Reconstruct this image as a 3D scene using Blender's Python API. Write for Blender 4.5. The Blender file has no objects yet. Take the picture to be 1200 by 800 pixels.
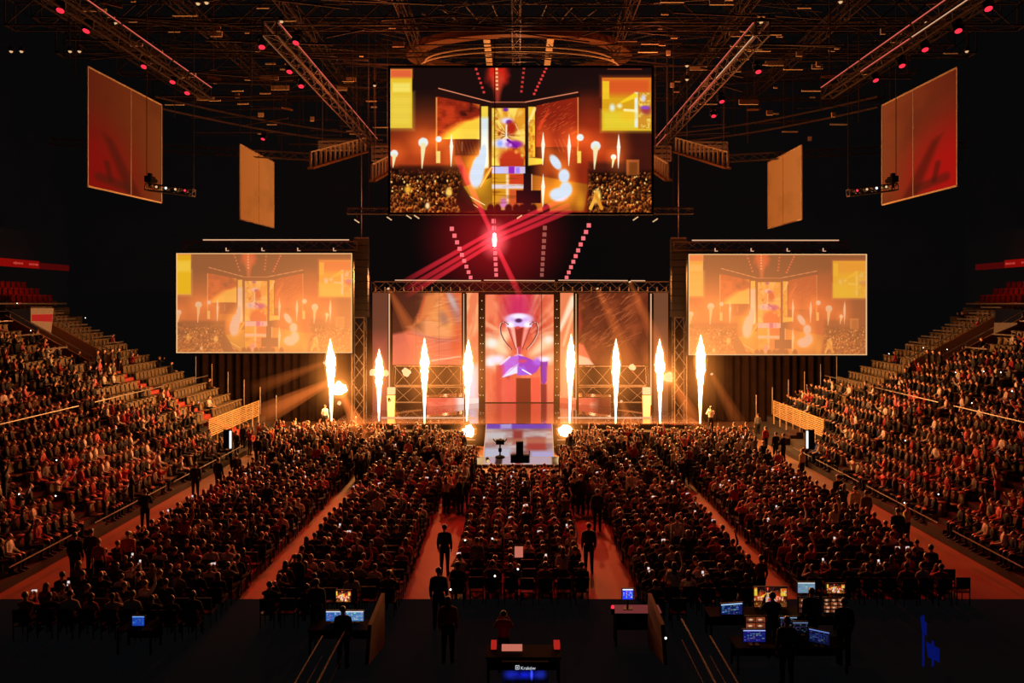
import bpy, bmesh, math, random
import numpy as np
from mathutils import Vector, Matrix, Euler

random.seed(7)
RNG = np.random.default_rng(7)
SC = bpy.context.scene
COL = SC.collection
PI = math.pi
FPX, CX, CY, CAMZ = 900.0, 605.0, 355.0, 9.5      # focal length in pixels, principal point, eye height


def P(px, py, Y):
    """A point of the hall: photo pixel + its depth in metres."""
    return Vector(((px - CX) / FPX * Y, Y, CAMZ - (py - CY) / FPX * Y))


def lin(c):
    c = np.asarray(c, dtype=float)
    return np.where(c <= 0.04045, c / 12.92, ((np.clip(c, 0, None) + 0.055) / 1.055) ** 2.4)


def rgb(r, g, b):
    v = lin(np.array([r, g, b]) / 255.0)
    return (float(v[0]), float(v[1]), float(v[2]), 1.0)


# ------------------------------------------------------------------ materials
def mat(name, col, rough=0.6, metal=0.0, var=0.25, scale=6.0, spec=0.4, bump=0.0):
    m = bpy.data.materials.new(name)
    m.use_nodes = True
    nt = m.node_tree
    b = nt.nodes['Principled BSDF']
    tc = nt.nodes.new('ShaderNodeTexCoord')
    nz = nt.nodes.new('ShaderNodeTexNoise')
    nz.inputs['Scale'].default_value = scale
    nz.inputs['Detail'].default_value = 3.0
    nt.links.new(tc.outputs['Object'], nz.inputs['Vector'])
    rp = nt.nodes.new('ShaderNodeValToRGB')
    lo = [max(0, c * (1 - var)) for c in col[:3]] + [1]
    hi = [min(1, c * (1 + var)) for c in col[:3]] + [1]
    rp.color_ramp.elements[0].position = 0.3
    rp.color_ramp.elements[0].color = lo
    rp.color_ramp.elements[1].position = 0.7
    rp.color_ramp.elements[1].color = hi
    nt.links.new(nz.outputs['Fac'], rp.inputs['Fac'])
    nt.links.new(rp.outputs['Color'], b.inputs['Base Color'])
    b.inputs['Roughness'].default_value = rough
    b.inputs['Metallic'].default_value = metal
    b.inputs['Specular IOR Level'].default_value = spec
    if bump:
        bp = nt.nodes.new('ShaderNodeBump')
        bp.inputs['Strength'].default_value = bump
        bp.inputs['Distance'].default_value = 0.05
        nt.links.new(nz.outputs['Fac'], bp.inputs['Height'])
        nt.links.new(bp.outputs['Normal'], b.inputs['Normal'])
    return m


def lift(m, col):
    """Self-glow put into a surface: stands for haze, and for light on banners."""
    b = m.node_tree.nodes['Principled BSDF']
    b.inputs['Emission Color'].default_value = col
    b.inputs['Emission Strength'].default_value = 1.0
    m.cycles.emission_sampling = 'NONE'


def emis(name, col, strength=1.0, sample=False):
    m = bpy.data.materials.new(name)
    m.use_nodes = True
    nt = m.node_tree
    nt.nodes.clear()
    o = nt.nodes.new('ShaderNodeOutputMaterial')
    e = nt.nodes.new('ShaderNodeEmission')
    e.inputs['Color'].default_value = col
    e.inputs['Strength'].default_value = strength
    nt.links.new(e.outputs[0], o.inputs['Surface'])
    if not sample:
        m.cycles.emission_sampling = 'NONE'
    return m


def vol(name, col, strength):
    """Lit haze: a homogeneous glowing volume."""
    m = bpy.data.materials.new(name)
    m.use_nodes = True
    nt = m.node_tree
    nt.nodes.clear()
    o = nt.nodes.new('ShaderNodeOutputMaterial')
    e = nt.nodes.new('ShaderNodeEmission')
    e.inputs['Color'].default_value = col
    e.inputs['Strength'].default_value = strength
    nt.links.new(e.outputs[0], o.inputs['Volume'])
    m.cycles.emission_sampling = 'NONE'
    return m


def haze(name, col, strength, power=2.0):
    """Lit haze that thins out from the middle of a unit ball to its rim."""
    m = vol(name, col, strength)
    nt = m.node_tree
    e = next(n for n in nt.nodes if n.type == 'EMISSION')
    tc = nt.nodes.new('ShaderNodeTexCoord')
    ln = nt.nodes.new('ShaderNodeVectorMath')
    ln.operation = 'LENGTH'
    nt.links.new(tc.outputs['Object'], ln.inputs[0])
    prev = ln.outputs['Value']
    for op, a, b in (('SUBTRACT', 1.0, None), ('POWER', None, power), ('MULTIPLY', None, strength)):
        k = nt.nodes.new('ShaderNodeMath')
        k.operation = op
        k.use_clamp = op == 'SUBTRACT'
        if op == 'SUBTRACT':
            k.inputs[0].default_value = 1.0
            nt.links.new(prev, k.inputs[1])
        else:
            nt.links.new(prev, k.inputs[0])
            k.inputs[1].default_value = b
        prev = k.outputs[0]
    nt.links.new(prev, e.inputs['Strength'])
    return m


def beam_mat(name, col, strength, power):
    """A shaft of lit haze that fades along its own length (local z from 0 to 1)."""
    m = haze(name, col, strength, power)
    nt = m.node_tree
    ln = next(n for n in nt.nodes if n.type == 'VECT_MATH')
    tc = next(n for n in nt.nodes if n.type == 'TEX_COORD')
    sp = nt.nodes.new('ShaderNodeSeparateXYZ')
    nt.links.new(tc.outputs['Object'], sp.inputs[0])
    k = next(l.to_socket for l in nt.links if l.from_node == ln)
    nt.links.new(sp.outputs['Z'], k)
    nt.nodes.remove(ln)
    return m


def screen_mat(name, strength=1.0):
    m = bpy.data.materials.new(name)
    m.use_nodes = True
    nt = m.node_tree
    nt.nodes.clear()
    o = nt.nodes.new('ShaderNodeOutputMaterial')
    e = nt.nodes.new('ShaderNodeEmission')
    a = nt.nodes.new('ShaderNodeAttribute')
    a.attribute_name = 'led'
    nt.links.new(a.outputs['Color'], e.inputs['Color'])
    e.inputs['Strength'].default_value = strength
    nt.links.new(e.outputs[0], o.inputs['Surface'])
    m.cycles.emission_sampling = 'NONE'
    return m


M = {}
M['black'] = mat('black_paint', rgb(22, 20, 20), 0.6)
M['matte'] = mat('matte_black', rgb(12, 11, 11), 0.9, spec=0.1)
M['truss'] = mat('truss_aluminium', rgb(120, 112, 108), 0.45, 0.7)
M['steel'] = mat('roof_steel', rgb(86, 72, 66), 0.5, 0.5)
M['rail'] = mat('rail_galvanised', rgb(170, 160, 150), 0.4, 0.6)
M['carpet'] = mat('black_carpet', rgb(14, 13, 14), 0.95, spec=0.02, scale=3)
M['concrete'] = mat('hall_floor', rgb(146, 108, 84), 0.55, var=0.12, scale=0.6, bump=0.02)
M['terrace'] = mat('terrace_concrete', rgb(60, 54, 52), 0.8, var=0.15, scale=1.2)
M['wall'] = mat('dark_wall', rgb(20, 17, 17), 0.9, spec=0.05, scale=0.4)
M['ceil'] = mat('dark_ceiling', rgb(12, 11, 12), 0.95, spec=0.05, scale=0.4)
M['array'] = mat('speaker_cloth', rgb(30, 24, 21), 0.85, var=0.12)
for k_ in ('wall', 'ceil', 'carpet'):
    lift(M[k_], rgb(6, 6.5, 7.5))  # haze over the dark surfaces put in as a faint self-glow
M['drape'] = mat('drape_cloth', rgb(50, 35, 28), 0.9, spec=0.1, scale=1.5)
M['deck'] = mat('stage_gloss', rgb(190, 160, 150), 0.06, 0.85, var=0.05, spec=0.9)
M['fascia'] = mat('stage_fascia', rgb(16, 13, 13), 0.8, scale=2)
M['ramp'] = mat('ramp_gloss', rgb(70, 56, 56), 0.12, var=0.1, spec=1.0)
M['seat'] = mat('seat_plastic', rgb(140, 122, 96), 0.45, var=0.1)
M['redseat'] = mat('seat_red_plastic', rgb(120, 24, 22), 0.5, var=0.1)
M['chair'] = mat('chair_black', rgb(20, 18, 18), 0.6)
M['rail_dull'] = mat('rail_dull', rgb(96, 88, 82), 0.6, 0.3)
M['fence'] = mat('fence_pale', rgb(206, 176, 130), 0.6)
M['stair_unlit'] = mat('stair_unlit', rgb(58, 36, 34), 0.8)  # unlit copy of the stair colour, shade put in
M['stair'] = mat('stair_red_lit', rgb(176, 74, 66), 0.7, var=0.1)  # lit copy of the red stairs, brightness put into the colour
M['tan'] = mat('tan_board', rgb(120, 78, 50), 0.7, var=0.1)
M['cream'] = mat('cream_panel', rgb(225, 205, 170), 0.6, var=0.06)
M['projcloth'] = mat('projection_cloth', rgb(205, 170, 130), 0.8, var=0.06, scale=0.6)
M['flame'] = emis('flame_core', (1.0, 0.80, 0.42, 1), 7.0)
M['fire'] = emis('fireball_core', (1.0, 0.74, 0.36, 1), 6.0)
M['ember'] = emis('fire_puff', (1.0, 0.55, 0.25, 1), 1.3)
M['flameglow'] = vol('flame_glow', (1.0, 0.40, 0.06, 1), 0.75)
M['flamehaze'] = haze('flame_haze', (1.0, 0.29, 0.045, 1), 0.60, 2.2)
M['firehaze'] = haze('fireball_haze', (1.0, 0.30, 0.05, 1), 0.8, 2.2)
M['fireglow'] = vol('fireball_glow', (1.0, 0.40, 0.08, 1), 0.45)
M['redbeam'] = beam_mat('red_beam', (1.0, 0.028, 0.05, 1), 3.0, 0.8)
M['redbeamlong'] = beam_mat('red_beam_long', (1.0, 0.03, 0.06, 1), 2.2, 0.35)
M['redhaze'] = haze('red_haze', (1.0, 0.015, 0.025, 1), 0.16, 2.0)
M['redcore'] = haze('red_haze_core', (1.0, 0.10, 0.12, 1), 2.6, 2.0)
M['amberbeam'] = beam_mat('amber_beam', (1.0, 0.21, 0.035, 1), 0.480, 0.9)
M['amberbeam2'] = beam_mat('amber_beam_soft', (1.0, 0.21, 0.035, 1), 0.195, 0.9)
M['goldbeam'] = beam_mat('gold_beam', (1.0, 0.36, 0.07, 1), 0.450, 0.9)
M['redlens'] = emis('red_lens', (1.0, 0.03, 0.06, 1), 1.3)
M['hotlens'] = emis('hot_lens', (1.0, 0.62, 0.5, 1), 6.0)
M['redtile'] = emis('red_tile', (1.0, 0.18, 0.20, 1), 0.95)
M['dimtile'] = emis('dim_tile', (0.55, 0.16, 0.12, 1), 0.55)
M['redtube'] = emis('red_tube', (1.0, 0.16, 0.12, 1), 0.75)
M['warmtube'] = emis('warm_tube', (1.0, 0.55, 0.32, 1), 0.75)
M['warmlamp'] = emis('warm_lamp', (1.0, 0.60, 0.30, 1), 0.8)
M['ribbon'] = emis('ribbon_red', (0.75, 0.010, 0.006, 1), 0.30)
M['ribbondim'] = emis('ribbon_red_dim', (0.4, 0.012, 0.01, 1), 0.16)
M['ribbontext'] = emis('ribbon_text', (1.0, 0.10, 0.07, 1), 0.5)
M['white'] = emis('white_glow', (0.85, 0.92, 1.0, 1), 1.4)
M['phone'] = emis('phone_screen', (0.95, 0.80, 0.78, 1), 0.85)
M['flash'] = emis('phone_flash', (1.0, 0.95, 0.9, 1), 5.0)
M['blue'] = emis('blue_glow', (0.006, 0.018, 0.55, 1), 1.0)
M['signwhite'] = emis('sign_white', (0.75, 0.8, 0.9, 1), 0.75)
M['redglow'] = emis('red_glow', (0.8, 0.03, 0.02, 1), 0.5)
M['pinktop'] = emis('pink_lit_top', (0.55, 0.10, 0.10, 1), 0.28)  # light on the table top put in as a glow
M['paper'] = emis('lit_paper', (0.9, 0.25, 0.17, 1), 0.6)  # red light on the sheets put in as a glow; also the tablet screen
M['led'] = screen_mat('led_pixels', 1.0)
M['skin'] = mat('skin', rgb(225, 170, 140), 0.42, var=0.06, spec=0.6)
M['skin2'] = mat('skin_tanned', rgb(165, 112, 86), 0.55, var=0.06)
M['hair'] = mat('hair_dark', rgb(40, 28, 22), 0.38, spec=0.8)
M['hair2'] = mat('hair_brown', rgb(110, 76, 48), 0.38, spec=0.8)
M['shoe'] = mat('shoe', rgb(40, 36, 36), 0.6)
M['jeans'] = mat('jeans', rgb(40, 44, 60), 0.85)
M['jeans2'] = mat('trousers_black', rgb(20, 20, 22), 0.85)
SHIRTS = [('black', (20, 19, 21)), ('navy', (30, 34, 56)), ('grey', (105, 100, 98)), ('maroon', (150, 34, 34)),
          ('white', (215, 208, 200)), ('charcoal', (46, 44, 46)), ('brown', (84, 58, 44)), ('pink', (205, 105, 110))]
for n_, c_ in SHIRTS:
    M['top_' + n_] = mat('top_' + n_.replace(' ', '_'), rgb(*c_), 0.85, var=0.12, scale=12)
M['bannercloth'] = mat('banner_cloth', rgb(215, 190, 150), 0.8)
lift(M['bannercloth'], rgb(150, 92, 50))  # light falling on the cloth put in as its own glow
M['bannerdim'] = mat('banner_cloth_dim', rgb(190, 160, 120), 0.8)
lift(M['bannerdim'], rgb(110, 66, 34))  # weaker glow painted in for the light on the right banner
M['vest'] = mat('pale_vest', rgb(220, 214, 150), 0.7)


# ------------------------------------------------------------------ mesh builder
def frame_of(d):
    d = d.normalized()
    u = Vector((0, 0, 1)) if abs(d.z) < 0.95 else Vector((1, 0, 0))
    s = d.cross(u).normalized()
    return s, d.cross(s).normalized()


BALL = []


def haze_ball(parent, c, r, m, name='glowing_haze'):
    if not BALL:
        b = MB().ball((0, 0, 0), 1.0, 24)
        BALL.append(b)
    o = BALL[0].build(name, m, None, True)
    o.parent = parent
    o.location = Vector(c) - (Vector(parent.location) if parent else Vector((0, 0, 0)))
    o.scale = r if hasattr(r, '__len__') else (r, r, r)
    return o


class MB:
    def __init__(self):
        self.v, self.f, self.m = [], [], []

    def add(self, vs, fs, mi=0):
        o = len(self.v)
        self.v += [tuple(x) for x in vs]
        for f in fs:
            self.f.append([i + o for i in f])
            self.m.append(mi)

    def box(self, c, s, rot=None, mi=0, taper=1.0):
        c = Vector(c)
        hx, hy, hz = s[0] / 2, s[1] / 2, s[2] / 2
        vs = []
        for z in (-1, 1):
            t = taper if z > 0 else 1.0
            for x, y in ((-1, -1), (1, -1), (1, 1), (-1, 1)):
                v = Vector((x * hx * t, y * hy * t, z * hz))
                if rot is not None:
                    v = rot @ v
                vs.append(c + v)
        self.add(vs, [(3, 2, 1, 0), (4, 5, 6, 7), (0, 1, 5, 4), (1, 2, 6, 5), (2, 3, 7, 6), (3, 0, 4, 7)], mi)
        return self

    def bar(self, p0, p1, w=0.05, h=None, mi=0):
        p0, p1 = Vector(p0), Vector(p1)
        h = h or w
        s, u = frame_of(p1 - p0)
        vs = []
        for p in (p0, p1):
            for a, b in ((-1, -1), (1, -1), (1, 1), (-1, 1)):
                vs.append(p + s * a * w / 2 + u * b * h / 2)
        self.add(vs, [(3, 2, 1, 0), (4, 5, 6, 7), (0, 1, 5, 4), (1, 2, 6, 5), (2, 3, 7, 6), (3, 0, 4, 7)], mi)
        return self

    def tube(self, p0, p1, r0, r1=None, n=10, mi=0):
        p0, p1 = Vector(p0), Vector(p1)
        r1 = r0 if r1 is None else r1
        s, u = frame_of(p1 - p0)
        vs = []
        for p, r in ((p0, r0), (p1, r1)):
            for k in range(n):
                a = 2 * PI * k / n
                vs.append(p + s * math.cos(a) * r + u * math.sin(a) * r)
        fs = [(k, (k + 1) % n, n + (k + 1) % n, n + k) for k in range(n)]
        fs += [tuple(range(n - 1, -1, -1)), tuple(range(n, 2 * n))]
        self.add(vs, fs, mi)
        return self

    def lathe(self, prof, c=(0, 0, 0), n=14, mi=0, jit=0.0, rnd=None, lean=(0, 0)):
        """prof: (radius, z) from bottom to top; closed with points when radius is 0."""
        c = Vector(c)
        vs = []
        z0, z1 = prof[0][1], prof[-1][1]
        for r, z in prof:
            t = (z - z0) / max(1e-6, z1 - z0)
            for k in range(n):
                a = 2 * PI * k / n
                rr = r * (1 + (rnd.uniform(-jit, jit) if rnd else 0))
                vs.append(c + Vector((rr * math.cos(a) + lean[0] * t, rr * math.sin(a) + lean[1] * t, z)))
        fs = []
        for i in range(len(prof) - 1):
            for k in range(n):
                fs.append((i * n + k, i * n + (k + 1) % n, (i + 1) * n + (k + 1) % n, (i + 1) * n + k))
        fs.append(tuple(range(n - 1, -1, -1)))
        m = (len(prof) - 1) * n
        fs.append(tuple(range(m, m + n)))
        self.add(vs, fs, mi)
        return self

    def ball(self, c, r, n=12, mi=0, jit=0.0, rnd=None):
        r = (r, r, r) if not hasattr(r, '__len__') else r
        c = Vector(c)
        vs = []
        h = n // 2
        for i in range(1, h):
            th = PI * i / h
            for k in range(n):
                a = 2 * PI * k / n
                q = 1 + (rnd.uniform(-jit, jit) if rnd else 0)
                vs.append(c + Vector((r[0] * math.sin(th) * math.cos(a) * q, r[1] * math.sin(th) * math.sin(a) * q, r[2] * math.cos(th) * q)))
        o = len(vs)
        vs += [c + Vector((0, 0, r[2])), c - Vector((0, 0, r[2]))]
        fs = []
        for i in range(h - 2):
            for k in range(n):
                fs.append((i * n + k, (i + 1) * n + k, (i + 1) * n + (k + 1) % n, i * n + (k + 1) % n))
        for k in range(n):
            fs.append((o, k, (k + 1) % n))
            fs.append((o + 1, (h - 2) * n + (k + 1) % n, (h - 2) * n + k))
        self.add(vs, fs, mi)
        return self

    def quad(self, a, b, c, d, mi=0):
        self.add([a, b, c, d], [(0, 1, 2, 3)], mi)
        return self

    def build(self, name, mats, parent=None, smooth=False, **kw):
        me = bpy.data.meshes.new(name)
        v = self.v
        org = kw.pop('origin', None)
        if org is not None:
            org = Vector(org)
            v = [tuple(Vector(x) - org) for x in v]
        me.from_pydata(v, [], self.f)
        mats = mats if isinstance(mats, (list, tuple)) else [mats]
        for m in mats:
            me.materials.append(m)
        if len(mats) > 1:
            me.polygons.foreach_set('material_index', self.m)
        if smooth:
            me.polygons.foreach_set('use_smooth', [True] * len(me.polygons))
        me.update()
        o = bpy.data.objects.new(name, me)
        COL.objects.link(o)
        o.location = org if org is not None else (0, 0, 0)
        if parent:
            o.parent = parent
            o.location = o.location - Vector(parent.location)     # parts are modelled in hall coordinates
        tag(o, **kw)
        return o


def tag(o, label=None, cat=None, group=None, kind=None):
    if label:
        o['label'] = label
    if cat:
        o['category'] = cat
    if group:
        o['group'] = group
    if kind:
        o['kind'] = kind
    return o


def empty(name, loc, label, cat, group=None):
    o = bpy.data.objects.new(name, None)
    COL.objects.link(o)
    o.location = loc
    o.empty_display_size = 0.2
    return tag(o, label, cat, group)


def copy_tree(o, label=None, loc=None, group=None):
    def rec(src, par):
        c = src.copy()
        COL.objects.link(c)
        if par is not None:
            c.parent = par
        for ch in kids.get(src.name, []):
            rec(ch, c)
        return c
    kids = {}

    def scan(x):
        kids[x.name] = list(x.children)
        for ch in x.children:
            scan(ch)
    scan(o)
    r = rec(o, None)
    if label:
        r['label'] = label
    if group:
        r['group'] = group
    if loc is not None:
        r.location = loc
    return r


ORD = ['first', 'second', 'third', 'fourth', 'fifth', 'sixth', 'seventh', 'eighth', 'ninth', 'tenth', 'eleventh', 'twelfth',
       'thirteenth', 'fourteenth', 'fifteenth', 'sixteenth', 'seventeenth', 'eighteenth', 'nineteenth', 'twentieth']


def ordn(n):                     # n counts from 0
    if n < 20:
        return ORD[n]
    tens = ['twenty', 'thirty', 'forty', 'fifty'][(n + 1) // 10 - 2]
    k = (n + 1) % 10
    return (tens[:-1] + 'ieth') if k == 0 else tens + '-' + ORD[k - 1]


def light(name, kind, loc, col, power, radius=0.3, target=None, angle=60, blend=0.6):
    l = bpy.data.lights.new(name, kind)
    l.color = col
    l.energy = power
    l.shadow_soft_size = radius
    if kind == 'SPOT':
        l.spot_size = math.radians(angle)
        l.spot_blend = blend
    o = bpy.data.objects.new(name, l)
    COL.objects.link(o)
    o.location = loc
    if target is not None:
        o.rotation_euler = (Vector(target) - Vector(loc)).to_track_quat('-Z', 'Y').to_euler()
    return o


# ------------------------------------------------------------------ screen painting (colours stored per vertex)
def _hash(i, j, seed):
    n = (i * 374761393 + j * 668265263 + seed * 974634221) & 0xffffffff
    n = ((n ^ (n >> 13)) * 1274126177) & 0xffffffff
    return ((n ^ (n >> 16)) & 0xffff) / 65535.0


def vnoise(x, y, seed=0):
    xi, yi = np.floor(x).astype(np.int64), np.floor(y).astype(np.int64)
    fx, fy = x - xi, y - yi
    fx, fy = fx * fx * (3 - 2 * fx), fy * fy * (3 - 2 * fy)
    a, b = _hash(xi, yi, seed), _hash(xi + 1, yi, seed)
    c, d = _hash(xi, yi + 1, seed), _hash(xi + 1, yi + 1, seed)
    return (a * (1 - fx) + b * fx) * (1 - fy) + (c * (1 - fx) + d * fx) * fy


def fbm(x, y, seed=0, o=4):
    s, a, t = 0, 0.5, 0
    for k in range(o):
        s = s + a * vnoise(x * 2 ** k, y * 2 ** k, seed + k)
        t += a
        a *= 0.55
    return s / t


class Canvas:
    def __init__(self, x0, y0, x1, y1, k=1.3, bg=(20, 10, 9)):
        self.w, self.h = int((x1 - x0) * k), int((y1 - y0) * k)
        self.X, self.Y = np.meshgrid(np.linspace(x0, x1, self.w), np.linspace(y0, y1, self.h))
        self.a = np.zeros((self.h, self.w, 3)) + np.array(bg) / 255.0

    def put(self, mask, col, add=False):
        m = np.clip(mask, 0, 1)[..., None]
        c = np.array(col) / 255.0
        self.a = self.a + m * c if add else self.a * (1 - m) + m * c

    def rect(self, x0, y0, x1, y1, col, soft=0.7, k=1.0, add=False):
        d = np.minimum(np.minimum(self.X - x0, x1 - self.X), np.minimum(self.Y - y0, y1 - self.Y))
        self.put(np.clip(d / soft + 0.5, 0, 1) * k, col, add)

    def ell(self, cx, cy, rx, ry, col, soft=0.3, rot=0.0, k=1.0, add=False):
        c, s = math.cos(rot), math.sin(rot)
        u = ((self.X - cx) * c + (self.Y - cy) * s) / rx
        v = (-(self.X - cx) * s + (self.Y - cy) * c) / ry
        d = np.sqrt(u * u + v * v)
        t = np.clip((1 + soft - d) / (2 * soft), 0, 1)
        self.put(t * t * (3 - 2 * t) * k, col, add)

    def seg(self, x0, y0, x1, y1, w, col, w1=None, soft=0.6, k=1.0, add=False):
        dx, dy = x1 - x0, y1 - y0
        L = dx * dx + dy * dy
        t = np.clip(((self.X - x0) * dx + (self.Y - y0) * dy) / L, 0, 1)
        d = np.hypot(self.X - x0 - t * dx, self.Y - y0 - t * dy)
        ww = w + ((w if w1 is None else w1) - w) * t
        self.put(np.clip((ww / 2 - d) / soft + 0.5, 0, 1) * k, col, add)

    def poly(self, pts, col, soft=0.8, k=1.0, add=False):
        d = None
        n = len(pts)
        ar = sum(pts[i][0] * pts[(i + 1) % n][1] - pts[(i + 1) % n][0] * pts[i][1] for i in range(n))
        sg = 1 if ar > 0 else -1
        for i in range(n):
            (x0, y0), (x1, y1) = pts[i], pts[(i + 1) % n]
            e = sg * ((x1 - x0) * (self.Y - y0) - (y1 - y0) * (self.X - x0)) / math.hypot(x1 - x0, y1 - y0)
            d = e if d is None else np.minimum(d, e)
        self.put(np.clip(d / soft + 0.5, 0, 1) * k, col, add)

    def flame(self, x, y0, y1, w, col=(255, 246, 225), glow=(255, 150, 40)):
        ym = y0 + (y1 - y0) * 0.38
        self.ell(x, (y0 + y1) / 2, w * 2.4, (y1 - y0) * 0.62, glow, 0.9, k=0.22, add=True)
        self.seg(x, ym, x, y0, w, col, 0.3)
        self.seg(x, ym, x - 0.5, y1, w, col, 0.6)

    def crowd(self, x0, y0, x1, y1, n, seed=1, r0=1.2, r1=4.0, warm=(255, 150, 60)):
        rd = random.Random(seed)
        self.rect(x0, y0, x1, y1, (26, 9, 6), 6)
        for _ in range(n):
            t = rd.random()
            y = y0 + 3 + (y1 - y0 - 2) * t
            x = rd.uniform(x0, x1)
            r = r0 + (r1 - r0) * t * 0.6
            b = rd.random() ** 1.3
            self.ell(x, y, r, r * 1.2, [c * (0.35 + 0.75 * b) for c in warm], 0.4, k=0.85)
            self.ell(x + 0.35 * r, y + 0.5 * r, r * 0.8, r, (40 + 50 * b, 14 + 10 * b, 6), 0.4)


def screen_mesh(name, cv, tl, tr, br, bl, parent=None, m=None, gain=1.0, **kw):
    h, w = cv.a.shape[:2]
    u = np.linspace(0, 1, w)[None, :, None]
    v = np.linspace(0, 1, h)[:, None, None]
    tl, tr, br, bl = [np.array(x) for x in (tl, tr, br, bl)]
    pos = (tl * (1 - u) + tr * u) * (1 - v) + (bl * (1 - u) + br * u) * v
    me = bpy.data.meshes.new(name)
    me.vertices.add(w * h)
    me.vertices.foreach_set('co', pos.reshape(-1))
    i = (np.arange(h - 1)[:, None] * w + np.arange(w - 1)[None, :]).reshape(-1)
    q = np.stack([i, i + w, i + w + 1, i + 1], 1)
    nf = len(q)
    me.loops.add(nf * 4)
    me.polygons.add(nf)
    me.loops.foreach_set('vertex_index', q.reshape(-1).astype(np.int32))
    me.polygons.foreach_set('loop_start', (np.arange(nf) * 4).astype(np.int32))
    me.update(calc_edges=True)
    at = me.attributes.new('led', 'FLOAT_COLOR', 'POINT')
    c = np.ones((h * w, 4), dtype=np.float32)
    c[:, :3] = lin(np.clip(cv.a, 0, 1.3)).reshape(-1, 3) * gain
    at.data.foreach_set('color', c.reshape(-1))
    me.materials.append(m or M['led'])
    o = bpy.data.objects.new(name, me)
    COL.objects.link(o)
    if parent:
        o.parent = parent
        o.location = -Vector(parent.location)
    tag(o, **kw)
    return o
# ================================================================== camera
cam = bpy.data.cameras.new('camera')
cam.sensor_width = 36.0
cam.lens = FPX / 1200.0 * 36.0
cam.shift_x = -(CX - 600) / 1200.0
cam.shift_y = (CY - 400) / 1200.0
cam.clip_end = 400
camo = bpy.data.objects.new('camera', cam)
COL.objects.link(camo)
camo.location = (0, 0, CAMZ)
camo.rotation_euler = (PI / 2, 0, 0)
SC.camera = camo
SC.view_settings.view_transform = 'Standard'
SC.view_settings.look = 'None'
SC.cycles.max_bounces = 6
SC.cycles.diffuse_bounces = 2
SC.cycles.glossy_bounces = 3
SC.cycles.transparent_max_bounces = 32
SC.cycles.volume_bounces = 0
SC.cycles.sample_clamp_indirect = 3.0
SC.cycles.use_denoising = True
w = bpy.data.worlds.new('hall_dark')
w.use_nodes = True
w.node_tree.nodes['Background'].inputs[0].default_value = (0.0035, 0.0042, 0.005, 1)
w.node_tree.nodes['Background'].inputs[1].default_value = 0.35
SC.world = w

# ================================================================== setting
XS0, ZS0, PITCH, RISE, NROW = 16.9, 0.30, 0.85, 0.408, 20
SY0, SY1 = 14.0, 57.0
STAIRS = [31.0, 40.7, 50.4]
VX0, VX1, VY0, VY1 = 27.0, 32.2, 49.0, 51.9          # mouth of the gangway in each stand

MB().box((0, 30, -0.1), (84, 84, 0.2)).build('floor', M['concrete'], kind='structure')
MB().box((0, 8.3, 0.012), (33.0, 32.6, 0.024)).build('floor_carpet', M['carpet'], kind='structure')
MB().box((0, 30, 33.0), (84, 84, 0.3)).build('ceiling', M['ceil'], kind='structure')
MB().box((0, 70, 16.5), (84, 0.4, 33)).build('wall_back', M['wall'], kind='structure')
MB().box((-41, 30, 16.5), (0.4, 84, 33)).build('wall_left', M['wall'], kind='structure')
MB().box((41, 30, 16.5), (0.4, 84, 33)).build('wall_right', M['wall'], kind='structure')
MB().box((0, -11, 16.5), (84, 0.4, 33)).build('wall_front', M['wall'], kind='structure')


def row_x(k):
    return XS0 + PITCH * k


def row_z(k):
    return ZS0 + RISE * k


for sd, nm in ((-1, 'left'), (1, 'right')):
    mb = MB()
    for k in range(NROW):
        x, z = row_x(k), row_z(k)
        segs = [(SY0, SY1)]
        if VX0 - 0.2 <= x <= VX1 - 0.3:
            segs = [(SY0, VY0), (VY1, SY1)]
        for a, b in segs:
            mb.box((sd * (x + PITCH / 2), (a + b) / 2, z / 2), (PITCH, b - a, z))
    xc, zc = row_x(NROW), row_z(NROW)
    mb.box((sd * (xc + 3.6) , (SY0 + SY1 + 3) / 2, zc / 2), (7.2, SY1 - SY0 + 3, zc))
    mb.box((sd * 35.4, 57.0, zc + 0.35), (1.0, 6.0, 0.7))
    mb.box((sd * 36.4, 57.0, zc + 0.60), (1.0, 6.0, 1.2))
    mb.box((sd * 37.4, 57.0, zc + 0.85), (1.0, 6.0, 1.7))
    mb.build('terrace_' + nm, M['terrace'], kind='structure')
    st = MB()
    for y in STAIRS:
        for k in range(NROW):
            x, z = row_x(k), row_z(k)
            if VX0 - 0.2 <= x <= VX1 and abs(y - 50.4) < 0.1:
                continue
            st.box((sd * (x + PITCH * 0.25), y, z + 0.10), (PITCH * 0.5, 1.15, 0.22), mi=int(y > 50))
            st.box((sd * (x + PITCH * 0.75), y, z + 0.2), (PITCH * 0.5, 1.15, 0.42), mi=int(y > 50))
    st.build('terrace_stairs_' + nm, [M['stair_unlit'], M['stair'] if sd < 0 else M['stair_unlit']], kind='structure')
    # upper balcony face above the stand and its end wall
    up = MB()
    up.box((sd * 38.6, 36.0, 13.6), (4.0, 47.0, 2.6))
    up.box((sd * 36.9, 53.9, 11.2), (0.25, 0.25, 5.0))
    up.build('balcony_' + nm, M['wall'], kind='structure')

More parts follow.
